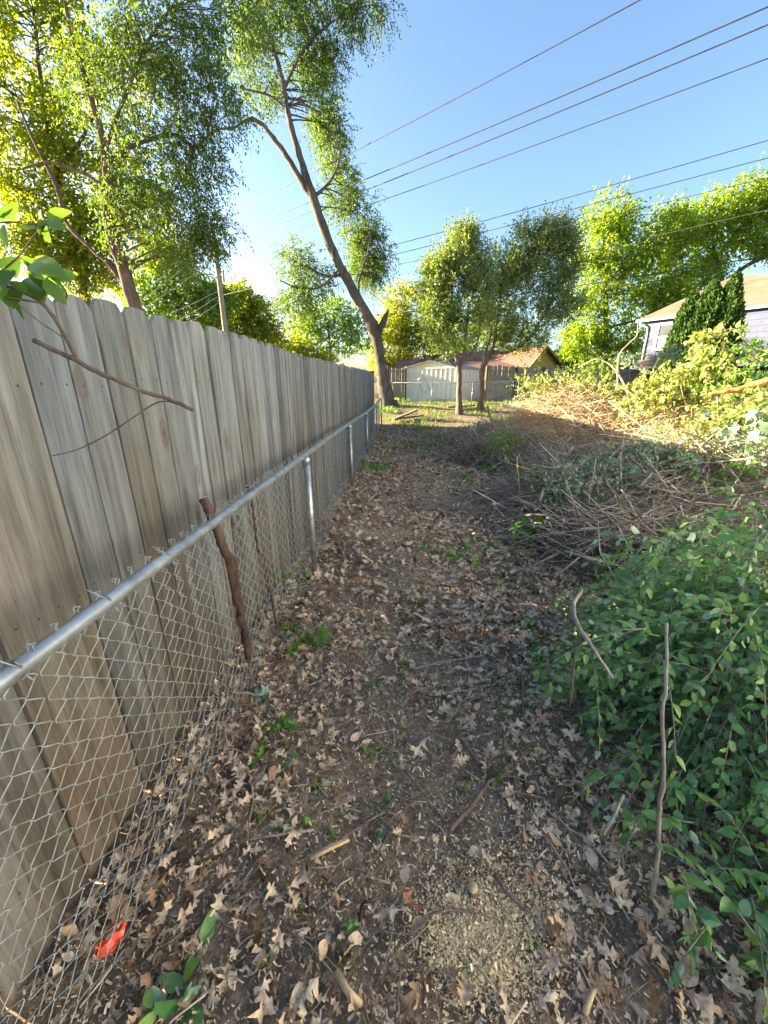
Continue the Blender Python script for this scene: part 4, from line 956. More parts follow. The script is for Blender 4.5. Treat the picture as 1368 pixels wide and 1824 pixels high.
# ------------------------------------------------------------------ brush heaps
MND = [(2.65, 4.6, .66, .85), (3.9, 4.9, .95, 1.15), (5.5, 5.0, 1.1, 1.3), (7.2, 5.4, 1.15, 1.4), (3.9, 8.4, 1.55, 1.35), (5.4, 7.4, 1.45, 1.5), (7.2, 8.0, 1.45, 1.7), (9.4, 8.5, 1.5, 1.9), (2.6, 9.6, .70, .9), (5.0, 10.5, 1.35, 1.6), (2.1, 8.0, .45, .6), (3.3, 6.6, .55, .8), (11.5, 7.5, 1.6, 2.0), (9.5, 5.6, 1.0, 1.6), (2.35, 3.25, .42, .60), (3.3, 3.4, .62, .85), (4.5, 3.6, .8, 1.0)]
def pile_h(x, y):
    h = np.zeros_like(np.asarray(x, float))
    for (a, b_, hh, r_) in MND: h = np.maximum(h, hh * np.exp(-(((x - a) ** 2 + (y - b_) ** 2) / (r_ * r_)) * .9))
    return h
def pile_points(n, rng, sel, pw=.6, hmin=.12):
    out = []
    while sum(len(o) for o in out) < n:
        m_ = [MND[i] for i in sel]; k = rng.integers(0, len(m_), n); mm_ = np.array(m_)[k]
        x = mm_[:, 0] + rng.normal(0, .62, n) * mm_[:, 3]; y = mm_[:, 1] + rng.normal(0, .62, n) * mm_[:, 3]; h = pile_h(x, y); ok = (h > hmin) & (x > 1.05)
        z = ground_z(x, y) + h * rng.uniform(.05, 1.0, n) ** pw; out.append(np.stack([x, y, z], 1)[ok])
    return np.concatenate(out)[:n]
def brush(name, label, n, sel, mt, rng, Lr, rr, tilt, az0=0., azs=1.2, K=6, bend=.10, pw=.6, attr=True):
    c = pile_points(n, rng, sel, pw); L = rng.uniform(*Lr, n); az = az0 + rng.normal(0, azs, n)
    d = nrm(np.stack([np.cos(az), np.sin(az), rng.normal(0, tilt, n)], 1)); t = np.linspace(-.5, .5, K)[None, :, None]
    w = rng.normal(0, bend, (n, 1, 3)) * (t * t * 4 - .4) + rng.normal(0, bend * .16, (n, K, 3))
    PLb = c[:, None] + (d[:, None] * t + w) * L[:, None, None]
    PLb[..., 2] = np.maximum(PLb[..., 2], ground_z(PLb[..., 0], PLb[..., 1]) + .01)
    r0 = rng.uniform(*rr, n); RRb = r0[:, None] * np.linspace(1, .35, K)[None]
    VF = tubes(PLb, RRb, 3)
    o = obj(name, VF, mt, rnd=np.repeat(rng.uniform(0, 1, n), len(VF[1]) // n) if attr else None); tag(o, label, None, None, 'stuff'); return o
rg = np.random.default_rng(17)
mid = [0, 1, 1, 0, 2, 3, 11, 13, 14, 14, 15, 16]; bk_ = [4, 5, 6, 7, 9, 4, 5, 12]; lowd = [8, 10, 11]
brush('brush_twigs', 'tangle of bare grey-brown twigs in the shaded heap beside the path', 5200, mid, M['stick'], rg, (.4, 1.5), (.002, .008), .22, .12, .75, pw=.45, bend=.2)
brush('brush_twigs', 'sunlit tangle of dry tan stems on top of the back heap', 7000, bk_, M['dry'], rg, (.4, 1.3), (.002, .007), .35, 0, 3, pw=.35)
brush('dry_weed_tangle', 'low mat of dry tan weed stems left of the sunlit heap', 1500, lowd, M['stick'], rg, (.25, 1.0), (.003, .009), .55, 0, 3, pw=.35, bend=.3)
# sticks lying out from the heap towards the path
# single cut branches one can pick out
def branch(px, label, mt='twig', Y=None, n=8, cut=True, group='cut branches in the brush heaps', name='cut_branch', cat_='branch'):
    s = np.array([[*P(p[0], p[1], p[3]), .5 * p[2] * pxm(p[0], p[1], p[3])] for p in px]); s = smooth_line(s, 5)
    rj = np.random.default_rng(int(px[0][0])); s[:, :3] += rj.normal(0, .16, (len(s), 3)) * s[:, 3:4]; s[1:, 3] *= 1 + rj.normal(0, .07, len(s) - 1)
    s[:, 2] = np.maximum(s[:, 2], ground_z(s[:, 0], s[:, 1]) + s[:, 3] * .8)
    root = thing(name, (s[0, 0], s[0, 1], s[:, 2].min()), label, cat_, group)
    obj('stem', tube(s[:, :3], s[:, 3], n), M[mt], root)
    if cut:
        d = nrm(s[0, :3] - s[1, :3]); obj('cut_end', tube([s[0, :3] - d * .001, s[0, :3] + d * .002], s[0, 3] * .96, n), M['cut'], root)
    return root, s
branch([(1020, 708, 10, 5.6), (1140, 720, 0, 5.6)][:0] or [(1262, 702, 5, 5.0), (1285, 699, 8, 4.95), (1320, 692, 10, 4.9), (1368, 678, 12, 4.8), (1430, 664, 13, 4.7)], 'peeled orange branch jutting in from the right above the lit heap', 'wrap', cut=False)
branch([(1066, 899, 9, 4.2), (1140, 890, 8, 4.3), (1230, 868, 8, 4.4), (1300, 840, 7, 4.6), (1400, 800, 6, 4.8)], 'long grey branch with a torn pale end over the blue-green leaves', 'twig_g')
branch([(1046, 968, 6, 3.6), (1062, 930, 7, 3.7), (1090, 905, 7, 3.9), (1120, 880, 6, 4.1), (1180, 850, 5, 4.3)], 'crooked forked branch pointing down at the path', 'twig_g')
branch([(1019, 800, 13, 5.6), (1024, 815, 13, 5.6), (1032, 840, 8, 5.5)], 'short sawn stub standing upright in the middle heap', 'twig')
branch([(940, 865, 4, 4.8), (1000, 840, 6, 5.0), (1060, 820, 6, 5.2), (1130, 808, 8, 5.4), (1200, 790, 10, 5.6), (1260, 775, 10, 5.8)], 'dark thick branch lying across the upper edge of the shaded heap', 'twig')
branch([(870, 930, 3, 4.6), (930, 895, 4, 4.7), (1000, 868, 5, 4.8), (1080, 850, 5, 4.9)], 'thin dark branch slanting out from the shaded heap to the path', 'twig')
branch([(1420, 900, 17, 2.7), (1368, 912, 15, 2.75), (1310, 930, 9, 2.8)], 'thick dark branch end at the right edge above the leafy bush', 'twig', cut=False)
branch([(1140, 1005, 6, 3.0), (1190, 985, 7, 3.1), (1260, 975, 8, 3.1), (1340, 965, 9, 3.1), (1400, 955, 9, 3.1)], 'lowest grey branch of the heap, just behind the leafy bush', 'twig_g')
branch([(955, 1000, 4, 3.4), (1030, 990, 5, 3.4), (1110, 965, 6, 3.5), (1200, 940, 6, 3.6), (1300, 930, 6, 3.6)], 'long thin branch at the front foot of the heap', 'twig_g')
branch([(1030, 655, 1.5, 8.2), (1060, 640, 2, 8.0), (1085, 648, 2.5, 7.9), (1105, 672, 3, 7.7), (1118, 700, 3, 7.5), (1125, 735, 3, 7.3)], 'pale arching dead stem sticking up from the lit heap', 'twig_g', cut=False)
branch([(1136, 575, 1.2, 7.6), (1134, 598, 2, 7.6), (1118, 614, 2, 7.6), (1102, 636, 2.4, 7.6), (1100, 690, 3, 7.5)], 'tall crooked bare stem above the lit heap, before the blue house', 'twig_g', cut=False)
branch([(915, 730, 2, 8.4), (925, 712, 2.2, 8.4), (950, 703, 2, 8.4), (980, 708, 1.5, 8.3)], 'pale hooped stem at the left foot of the lit heap', 'twig_g', cut=False)
branch([(853, 750, 4, 9.0), (850, 770, 6, 9.0), (858, 790, 9, 8.9)], 'dark upright stump shoots at the left of the dry weeds', 'twig', cut=False)
branch([(868, 722, 4, 10.5), (872, 738, 4, 10.4), (876, 755, 3, 10.2)], 'pale snapped stake standing among the dry weeds', 'twig_g', cut=False)
rg2 = np.random.default_rng(23)
def many(n, sel, mt, Lr, rr, tilt, az0, azs, label, group):
    c = pile_points(n, rg2, sel, .3)
    for i in range(n):
        L = rg2.uniform(*Lr); az = az0 + rg2.normal(0, azs); d = nrm(A(math.cos(az), math.sin(az), rg2.normal(0, tilt))); r_ = rg2.uniform(*rr)
        t = np.linspace(-.5, .5, 8); side = nrm(rg2.normal(size=3)); pts = c[i] + d * (t * L)[:, None] + side * (np.sin(t * 3 + rg2.uniform(0, 6)) * .07 * L)[:, None] + rg2.normal(0, .008 * L, (8, 3))
        pts[:, 2] = np.maximum(pts[:, 2], ground_z(pts[:, 0], pts[:, 1]) + r_)
        parts = [tube(pts, np.linspace(r_, r_ * .4, 8), 6)]
        for q in range(rg2.integers(1, 4)):
            k = rg2.integers(3, 7); sd = nrm(d + rg2.normal(0, .5, 3)) * L * rg2.uniform(.15, .35); tt = np.linspace(0, 1, 8)[:, None]
            parts.append(tube(pts[k] + sd * tt + A(0, 0, .05) * tt * tt, np.linspace(r_ * .5, r_ * .2, 8), 5))
        o = obj('cut_branch', cat(parts), M[mt]); tag(o, label, 'branch', group)
many(100, mid, 'twig_g', (.7, 2.2), (.005, .017), .22, .15, .7, 'bare grey-brown cut branch lying in the shaded heap', 'grey branches of the shaded heap')
many(60, mid, 'twig', (.8, 2.0), (.005, .014), .22, .15, .9, 'bare dark brown cut branch lying in the shaded heap', 'brown branches of the shaded heap')
many(140, bk_, 'twig_p', (.7, 2.0), (.004, .012), .55, 0, 3, 'bare pale branch sticking out of the sunlit heap', 'pale branches of the sunlit heap')

# leafy cut boughs lying on the heaps
OV_V, OV_F = ovate(.27, .25, .12)
def leafy(name, label, O, D, L, k, droop, size, mt, rng, group=None, up=0., tmpl=(FAR_V, FAR_F), twig='twig', catg='bough', tr=.0035, spread=.85):
    Mx, pos = shoot_leaves(O, D, L, k, droop, size, rng, up, .8, spread); tv, tf = tmpl
    base = O.mean(0); base[2] = O[:, 2].min()
    root = thing(name, base, label, catg, group)
    t = np.linspace(0, 1, 4)[None, :, None]; Dn = nrm(D + A(0, 0, up))
    PLs = O[:, None] + Dn[:, None] * L[:, None, None] * t + A(0, 0, -1) * droop * L[:, None, None] * t * t
    o = obj('stem', tubes(PLs, np.repeat(np.array([[1, .8, .6, .3]]) * tr, len(O), 0), 4), M[twig], root); o['kind'] = 'stuff'
    o = obj('foliage', scatter(tv, tf, Mx, pos), M[mt], root, rnd=rep(rng.uniform(0, 1, len(pos)), tf)); o['kind'] = 'stuff'
    return root
BG = 'leafy cut boughs on the brush heaps'
def bough(px, py, Y, rx, ry, n, label, mt, size, seed, L=(.25, .6), k=9, droop=.35, up=.2, tmpl=(FAR_V, FAR_F), rd=.5, out=1.0):
    rng = np.random.default_rng(seed); s = pxm(px, py, Y); c = P(px, py, Y)
    O = c + rng.normal(0, .5, (n, 3)) * A(rx * s, rd, ry * s); O[:, 2] = np.maximum(O[:, 2], ground_z(O[:, 0], O[:, 1]) + .03)
    D = nrm(rng.normal(0, 1, (n, 3)) + A(-.4, -.3, .2) * out)
    return leafy('leafy_bough', label, O, D, rng.uniform(*L, n), k, droop, size, mt=mt, rng=rng, group=BG, up=up, tmpl=tmpl)
bough(1015, 885, 4.1, 46, 42, 150, 'blue-green small-leaved bough at the left end of the shaded heap', 'silver', .055, 51, (.15, .4), 9, .2, .4)
bough(1075, 845, 4.5, 44, 26, 90, 'blue-green bough behind the forked branch in the shaded heap', 'silver', .06, 52, (.15, .4), 9, .2, .4)
bough(1110, 845, 4.5, 30, 12, 16, 'bunch of pale turned-over leaves in the middle of the shaded heap', 'pale', .10, 53, (.1, .3), 6, .5, .0, (OV_V, OV_F), .25)
bough(1180, 815, 4.7, 60, 22, 90, 'dull green bough lying above the thick dark branch', 'silver', .07, 54, (.2, .45), 9, .25, .3)
bough(1290, 850, 4.2, 60, 40, 70, 'dull green bough at the right of the shaded heap', 'weed', .06, 55, (.2, .4), 8, .3, .2)
bough(1110, 940, 3.7, 60, 26, 90, 'dark green leafy shoots at the front foot of the heap', 'weed', .05, 56, (.1, .3), 8, .25, .3)
bough(1330, 760, 4.8, 40, 30, 22, 'big grey-green lobed leaves at the right edge of the heap', 'silver', .17, 57, (.2, .4), 5, .5, .1, maple())
bough(1240, 780, 5.2, 50, 30, 90, 'yellow-green leaves at the shadow edge of the back heap', 'pile_leaf', .07, 58, (.2, .5), 9, .3, .2)
bough(1330, 730, 5.0, 50, 26, 60, 'bright leafy bough at the right below the peeled branch', 'pile_leaf', .11, 59, (.2, .5), 8, .45, .2)
bough(960, 700, 9.0, 40, 24, 120, 'sunlit yellow-green leafy growth at the left end of the back heap', 'pile_leaf', .075, 60, (.2, .5), 9, .1, .5)
bough(1010, 690, 9.2, 40, 24, 110, 'sunlit leafy bough beside the left end of the back heap', 'pile_leaf', .075, 61, (.2, .5), 9, .1, .5)
bough(1070, 700, 8.2, 50, 24, 70, 'sunlit leaves mixed with tan stems in the middle of the back heap', 'pile_leaf', .07, 62, (.2, .5), 9, .2, .3)
bough(1170, 715, 7.2, 60, 22, 120, 'dense sunlit leafy bough in the middle of the back heap', 'pile_leaf', .10, 63, (.25, .6), 9, .35, .3)
bough(1200, 690, 7.2, 50, 12, 90, 'sunlit bough of hanging leaves before the blue house corner', 'pile_leaf', .10, 64, (.3, .7), 9, .45, .3)
bough(1265, 665, 6.8, 46, 18, 90, 'sunlit bough of drooping leaves below the evergreens', 'pile_leaf', .10, 65, (.3, .7), 9, .5, .4)
bough(1330, 690, 6.4, 50, 26, 90, 'green leafy bough at the right edge above the peeled branch', 'weed', .11, 66, (.25, .6), 9, .4, .3)
bough(1350, 630, 6.6, 30, 30, 40, 'loose leafy shoots before the house window at the right edge', 'weed', .10, 67, (.3, .6), 8, .45, .4)
bough(1125, 645, 12.0, 20, 8, 30, 'grey-green shrub top below the house window', 'silver', .12, 68, (.2, .5), 8, .2, .6)
bough(1060, 665, 14.0, 40, 12, 80, 'green shrubs behind the back heap, before the far fence', 'far_g', .12, 69, (.3, .6), 8, .1, .6)
bough(1190, 640, 15.0, 12, 12, 50, 'blue-green shrub left of the evergreens', 'silver', .13, 70, (.3, .6), 8, .2, .6)
bough(960, 850, 4.9, 34, 22, 50, 'sparse green cuttings at the upper left of the shaded heap', 'weed', .06, 73, (.15, .35), 8, .3, .3)
bough(1230, 890, 4.0, 60, 22, 80, 'green leafy cuttings in the middle of the shaded heap', 'weed', .055, 74, (.15, .35), 8, .3, .3)
bough(1330, 810, 4.4, 50, 22, 70, 'blue-green cuttings at the right edge of the shaded heap', 'silver', .065, 75, (.2, .4), 8, .3, .3)
bough(900, 790, 7.2, 40, 16, 50, 'thin green weeds among the dry stems left of the heap', 'weed', .07, 76, (.15, .4), 7, .2, .5)
bough(1130, 1000, 2.9, 46, 16, 60, 'green leafy cuttings filling in behind the top of the bush', 'weed', .055, 77, (.15, .35), 8, .3, .3)
bough(1250, 975, 2.9, 46, 16, 60, 'leafy cuttings behind the crest of the bush, right of the others', 'bush', .055, 78, (.15, .35), 8, .3, .3)
# long leafy shoot crossing in front of the evergreens
_, s_ = branch([(1368, 640, 3, 6.4), (1330, 612, 3, 6.5), (1312, 587, 2.5, 6.5), (1280, 592, 2, 6.6), (1240, 615, 1.5, 6.7)], 'arching leafy shoot in front of the evergreens', 'twig_g', cut=False)
bough(1268, 600, 6.6, 26, 12, 30, 'yellow-green leaves of the arching shoot before the evergreens', 'pile_leaf', .11, 71, (.2, .45), 8, .5, .1, rd=.2)
bough(945, 942, 3.7, 14, 5, 10, 'bunch of large fresh green leaves lying at the heap foot', 'weed', .13, 72, (.12, .22), 5, .5, .2, (OV_V, OV_F), .12)

# ------------------------------------------------------------------ leafy bush in the right foreground
rng = np.random.default_rng(77)
bc = A(1.96, 1.47, 0.0); brd = A(1.02, .84, 1.0)
bush = thing('honeysuckle_bush', (bc[0], bc[1], 0), 'leafy dark green bush filling the lower right corner', 'bush')
N = 2100
az = rng.uniform(0, 2 * math.pi, N); el = np.arcsin(rng.uniform(-.05, 1, N)); q = np.stack([np.cos(az) * np.cos(el), np.sin(az) * np.cos(el), np.sin(el)], 1)
lump = 1 + .14 * np.sin(az * 4 + 2 * el) + .13 * np.sin(az * 9 - el * 7 + 1) - .06
O = bc + q * brd * (rng.uniform(.60, 1.0, N) * lump)[:, None]; O[:, 2] = np.maximum(O[:, 2], .05)
nx_ = 130; ex = rng.uniform(0, 1, nx_); O[:nx_] = np.stack([1.02 + .55 * ex + rng.normal(0, .10, nx_), .52 + .25 * rng.uniform(0, 1, nx_), rng.uniform(.04, .22, nx_)], 1)     # sprays trailing over the litter
hi = rng.integers(nx_, N, 150); O[hi] += nrm(q[hi]) * rng.uniform(.04, .16, (150, 1))
D = nrm(q * A(1, 1, .35) + rng.normal(0, .55, (N, 3)) + A(0, -.1, -.15)); L = rng.uniform(.16, .44, N)
LV, LF = ovate_lo(.28, .22, .16)
k = 11
Mx, pos = shoot_leaves(O, D, L, k, .62, .054, rng, .15, .7, .7)
cshoot = np.repeat(rng.uniform(0, 1, N), k)
ok = (pos[:, 2] > .015) & (pos[:, 1] > .22); Mx, pos, cshoot = Mx[ok], pos[ok], cshoot[ok]
dist = np.linalg.norm(pos - A(0, 0, H), axis=1)
# outward-facing near leaves become single parts
outn = ((pos - bc) / brd); vis = np.linalg.norm(outn, axis=1)
score = dist - .35 * vis; order = np.argsort(score); near = order[:300]; restl = order[300:]
leaf_me = [mesh('leaf', *ovate(rng.uniform(.21, .28), rng.uniform(0, .4), rng.uniform(.05, .3)), M['bush_o']) for _ in range(6)]
from mathutils import Matrix
for i in near:
    o = link('leaf', leaf_me[rng.integers(0, 6)], bush, pos[i])
    s = float(np.linalg.norm(Mx[i][:, 1])); Rm = Matrix(Mx[i] / s); o.rotation_euler = Rm.to_euler(); o.scale = (s, s, s)
o = obj('foliage', scatter(LV, LF, Mx[restl], pos[restl]), M['bush'], bush, rnd=rep(np.clip(.55 * cshoot[restl] + .45 * rng.uniform(0, 1, len(restl)), 0, 1), LF)); o['kind'] = 'stuff'
t = np.linspace(0, 1, 5)[None, :, None]
PLs = O[:, None] + nrm(D + A(0, 0, .15))[:, None] * L[:, None, None] * t + A(0, 0, -.62) * L[:, None, None] * t * t
obj('twigs', tubes(PLs, np.repeat(np.array([[.0026, .0023, .002, .0016, .001]]), N, 0), 4), M['twig_g'], bush)['kind'] = 'stuff'
for i in range(40):
    e = O[rng.integers(0, N)]; a = bc + A(rng.normal(0, .18), rng.normal(0, .18), 0); tt = np.linspace(0, 1, 7)[:, None]
    mid_ = (a + e) / 2 + A(0, 0, .35); pts = (1 - tt) ** 2 * a + 2 * tt * (1 - tt) * mid_ + tt * tt * e
    obj('stem', tube(pts, np.linspace(.011, .003, 7), 6), M['twig_g'], bush)
# bare stems lying over the bush
SG = 'bare stems over the leafy bush'
branch([(1160, 1598, 8, .74), (1172, 1520, 7, .79), (1174, 1440, 8, .83), (1183, 1370, 7, .86), (1180, 1290, 6, .92), (1187, 1200, 6, 1.02), (1188, 1110, 5, 1.15)], 'long dark stem standing upright before the leafy bush', 'twig_g', group=SG)
branch([(1092, 1208, 5, 1.15), (1060, 1160, 6, 1.2), (1030, 1115, 7, 1.3), (1022, 1080, 7, 1.4), (1036, 1050, 6, 1.5)], 'pale hooked vine stem over the left shoulder of the bush', 'twig_g', group=SG, cut=False)
branch([(1075, 1485, 6, .86), (1095, 1450, 6, .9), (1110, 1415, 5, .95)], 'short grey broken stem at the lower left of the bush', 'twig_g', group=SG)
branch([(1015, 1255, 4, 1.35), (1022, 1190, 5, 1.36), (1026, 1160, 5, 1.36)], 'thin upright brown stem left of the bush', 'twig', group=SG)
branch([(918, 995, 4, 3.3), (960, 1050, 5, 2.5), (1010, 1095, 5, 2.0), (1040, 1150, 5, 1.7), (1050, 1180, 5, 1.6)], 'long brown stem slanting from the path into the bush', 'twig', group=SG, cut=False)

# ------------------------------------------------------------------ path-side seedlings and weeds
MV, MF = maple()
WGp = 'small green weeds on the path'
def weed(px, py, label, n=8, h=.12, size=.06, mt='weed', tm=None, seed=0, z=0.0, spread=.08):
    rng = np.random.default_rng(seed + 900); g = G(px, py); g[2] = gz(g[0], g[1])
    O = g + rng.normal(0, 1, (n, 3)) * A(spread, spread, 0); D = nrm(rng.normal(0, .5, (n, 3)) + A(0, 0, 1.0))
    return leafy('weed', label, O, D, rng.uniform(.5, 1.2, n) * h, 4, .3, size, mt=mt, rng=rng, group=WGp, tmpl=tm or (OV_V, OV_F), catg='weed', tr=.0015, twig='twig_g')
weed(545, 1150, 'maple seedling with fresh leaves at the foot of the chain-link fence', 9, .14, .085, 'weed', (MV, MF), 1, spread=.06)
weed(500, 1300, 'crushed green seedling by the chain-link fence, below the maple seedling', 7, .08, .06, 'weed', (MV, MF), 2, spread=.05)
weed(660, 838, 'leafy green weeds beside the second fence post', 16, .2, .12, 'weed', None, 3, spread=.22)
weed(810, 1000, 'green weed clump in the middle of the path', 10, .12, .08, 'weed', None, 4, spread=.14)
weed(870, 985, 'green weed clump right of the path, before the heap', 9, .12, .08, 'weed', None, 5, spread=.12)
weed(865, 835, 'broad-leaved green weed clump left of the shaded heap', 16, .2, .11, 'weed', None, 6, spread=.16)
weed(825, 850, 'small green weed clump beside the broad-leaved one', 10, .14, .09, 'weed', None, 7, spread=.15)
weed(900, 1055, 'green weeds at the edge of the path, left of the hooked vine', 9, .1, .06, 'weed', None, 8, spread=.12)
weed(700, 735, 'leafy weeds at the foot of the leaning trunk', 40, .35, .16, 'weed', None, 9, spread=.5)
weed(735, 728, 'weeds right of the leaning trunk foot', 30, .3, .14, 'weed', None, 10, spread=.4)
weed(690, 752, 'leafy weeds where the chain-link fence ends', 26, .3, .14, 'weed', None, 11, spread=.3)
weed(320, 1760, 'dark green leaf clump in the lower left litter', 5, .06, .07, 'bush', None, 12, spread=.03)
weed(985, 1215, 'dark small-leaved weeds left of the bush', 14, .12, .04, 'bush', None, 13, spread=.08)
weed(405, 1130, 'green leaves between the fences by the knobbly stem', 6, .2, .09, 'weed', (MV, MF), 14, spread=.05)
weed(505, 1040, 'young maple leaves behind the mesh near the first post', 6, .22, .07, 'weed', (MV, MF), 15, spread=.08)
weed(960, 1160, 'dark leafy weeds at the left foot of the bush', 16, .16, .045, 'bush', None, 16, spread=.12)
weed(720, 1195, 'lone green leaf sprig in the middle of the oak leaves', 3, .05, .05, 'bush', None, 17, spread=.02)
weed(475, 1240, 'pale green torn leaf by the fence', 3, .05, .07, 'pale', (MV, MF), 18, spread=.02)
for i in range(56):
    rr_ = random.Random(i + 50); px = rr_.uniform(430, 960); py = rr_.uniform(1000, 1780); g = G(px, py)
    if g[0] < cx_(g[1]) + .05: continue
    w = weed(px, py, 'tiny green leaf sprig among the fallen oak leaves', 2, .03, .035, rr_.choice(['weed', 'weed', 'bush', 'silver']), None, 100 + i, spread=.015); w['group'] = 'tiny sprigs in the litter'
# grass at the back
n = 26000; rngg = np.random.default_rng(3)
x = rngg.uniform(-.2, 11, n); y = rngg.uniform(9.5, 23.5, n); cl = np.sin(x * 2.1 + np.sin(y * 1.7)) * np.cos(y * 1.3 + x * .6); kq = (cl + rngg.normal(0, .35, n) > .1); x, y = x[kq], y[kq]; n = len(x)
GR_V = A([-.09, 0, 0], [.09, 0, 0], [.06, .6, .05], [0, 1, .22]); GR_F = np.array([[0, 1, 2], [0, 2, 3]])
D = nrm(np.stack([rngg.normal(0, .6, n), rngg.normal(0, .6, n), np.full(n, 1.0)], 1))
o = obj('grass', scatter(GR_V, GR_F, leafmats(D, rngg.uniform(.05, .17, n), .1, 1, rngg), np.stack([x, y, ground_z(x, y)], 1)), M['grass'], rnd=rep(rngg.uniform(0, 1, n), GR_F)); tag(o, 'patchy grass and ground weeds at the far end of the yard', None, None, 'stuff')

# ------------------------------------------------------------------ single small things
_, s = branch([(361, 887, 16, 1.55), (378, 925, 15, 1.57), (398, 975, 15, 1.60), (412, 1005, 17, 1.62), (418, 1045, 15, 1.63), (428, 1090, 15, 1.64), (437, 1135, 14, 1.65), (443, 1170, 12, 1.66)], 'thick knobbly red-brown cut vine stem leaning behind the chain-link mesh', 'vine', n=12, group=None, name='leaning_vine_stem', cat_='stem')
for pos_ in ((412, 1000), (420, 1045), (428, 1085), (437, 1130)):
    p = P(pos_[0], pos_[1], 1.63); obj('knob', tube([p + A(0, 0, .035), p + A(.004, 0, .012), p, p - A(.004, 0, .03)], [.011, .0185, .0195, .012], 12), M['vine'], _)
branch([(440, 866, 7, 2.12), (448, 890, 6, 2.12), (455, 950, 6, 2.14), (468, 1010, 6, 2.15), (482, 1060, 6, 2.15), (492, 1110, 5, 2.16)], 'thin dark vine stem behind the mesh, right of the knobbly stem', 'vine', group=None, name='leaning_vine_stem', cat_='stem')
# wrapper
M['wrapr'] = plain('shiny_red_orange_wrapper', (.75, .07, .015), .25, 0, .3, 12, .6)
M['foil'] = plain('silver_foil', (.75, .75, .80), .25, .9, .2, 12)
g = G(197, 1672, .05); wr = thing('snack_wrapper', (g[0], g[1], gz(g[0], g[1])), 'shiny red-orange snack wrapper on the litter behind the mesh', 'wrapper')
e0, e1 = G(172, 1705, .045), G(222, 1640, .06); ax = e1 - e0; sd = np.cross(nrm(ax), UP)
rw = np.random.default_rng(8); V, f = [], []
for i in range(9):
    for j in range(6):
        t = i / 8; s_ = (j / 5 - .5) * (.046 * (.35 + 1.1 * math.sin(math.pi * (t * .8 + .12))))
        V.append(e0 + ax * t + sd * s_ + UP * (.012 * math.cos(s_ * 60) + rw.normal(0, .0035)))
for i in range(8):
    for j in range(5): a = i * 6 + j; f += [[a, a + 1, a + 7], [a, a + 7, a + 6]]
obj('film', (np.array(V), np.array(f)), M['wrapr'], wr, flat=True)
V = np.array(V)
st = np.array([V[i * 6 + j] + UP * .004 for i in range(3, 9) for j in (2, 3)]); f = []
for i in range(5): a = 2 * i; f += [[a, a + 1, a + 3], [a, a + 3, a + 2]]
obj('foil_strip', (st, np.array(f)), M['foil'], wr, flat=True)
# wood slices
def slice_(px, py, r_, label, tilt=.1):
    g = G(px, py, .03); d = nrm(A(random.uniform(-tilt, tilt), random.uniform(-tilt, tilt), 1)); z = gz(g[0], g[1]) + .02; c = A(g[0], g[1], z)
    root = thing('wood_slice', c, label, 'wood slice', 'sawn wood slices on the path')
    t = np.linspace(0, 2 * math.pi, 20, endpoint=False); u = nrm(np.cross(d, A(0, 1, 0))); v_ = np.cross(d, u)
    obj('bark', tube([c, c + d * .03], [r_, r_], 18), M['twig'], root); obj('sawn_face', tube([c + d * .0295, c + d * .033], [r_ * .93, r_ * .93], 18), M['cut'], root)
slice_(655, 968, .045, 'pale sawn wood slice in the sawdust, left of the other slice')
slice_(668, 967, .035, 'small pale sawn slice touching a larger one in the sawdust')
slice_(725, 977, .05, 'round cream wood slice with dark bark rim on the path')
slice_(843, 1590, .017, 'small sawn wood slice in the foreground sawdust')
def lying(px, rpx, label, mt, name='stick', group='sticks lying on the path', z=.03):
    pts = np.array([G(a, b_, z) for a, b_ in px]); pts[:, 2] = ground_z(pts[:, 0], pts[:, 1]) + z
    d = np.linalg.norm(pts[0] - A(0, 0, H)); r_ = rpx * .5 * d / F
    o = obj(name, tube(pts, np.linspace(r_, r_ * .7, len(pts)), 6), M[mt]); tag(o, label, 'stick', group)
lying([(553, 1533), (590, 1513), (622, 1497)], 6, 'pale split wood splinter on the bare soil', 'cut')
lying([(556, 1527), (592, 1507), (620, 1495)], 4, 'thinner pale splinter alongside the split one', 'cut')
lying([(745, 1640), (800, 1622), (850, 1628), (900, 1650)], 4, 'thin brown stick crossing the foreground sawdust', 'twig')
lying([(880, 1560), (900, 1590), (935, 1625)], 6, 'short brown stick beside the foreground sawdust', 'twig')
lying([(800, 1480), (840, 1440), (870, 1400), (900, 1390)], 7, 'brown stick pointing to the bush in the oak leaves', 'twig')
lying([(600, 1740), (620, 1775), (645, 1800)], 9, 'peeled tan stick at the bottom edge', 'cut')
lying([(1040, 1810), (1055, 1770), (1062, 1765)], 6, 'pale stick end at the bottom right', 'cut')
lying([(820, 1325), (850, 1365), (860, 1385)], 7, 'dark stick in the oak leaves on the right of the path', 'twig')
lying([(930, 1200), (932, 1260), (930, 1310)], 5, 'thin upright-lying brown stick near the bush', 'twig')
lying([(430, 1500), (500, 1490), (560, 1480)], 4, 'thin grey twig across the litter at lower left', 'twig_g')
lying([(640, 880), (655, 870), (670, 880), (655, 895)], 6, 'pale forked twig by the second fence post', 'twig_g')
lying([(735, 1195), (790, 1180), (860, 1172)], 4, 'long thin twig across the middle of the path', 'twig_g')
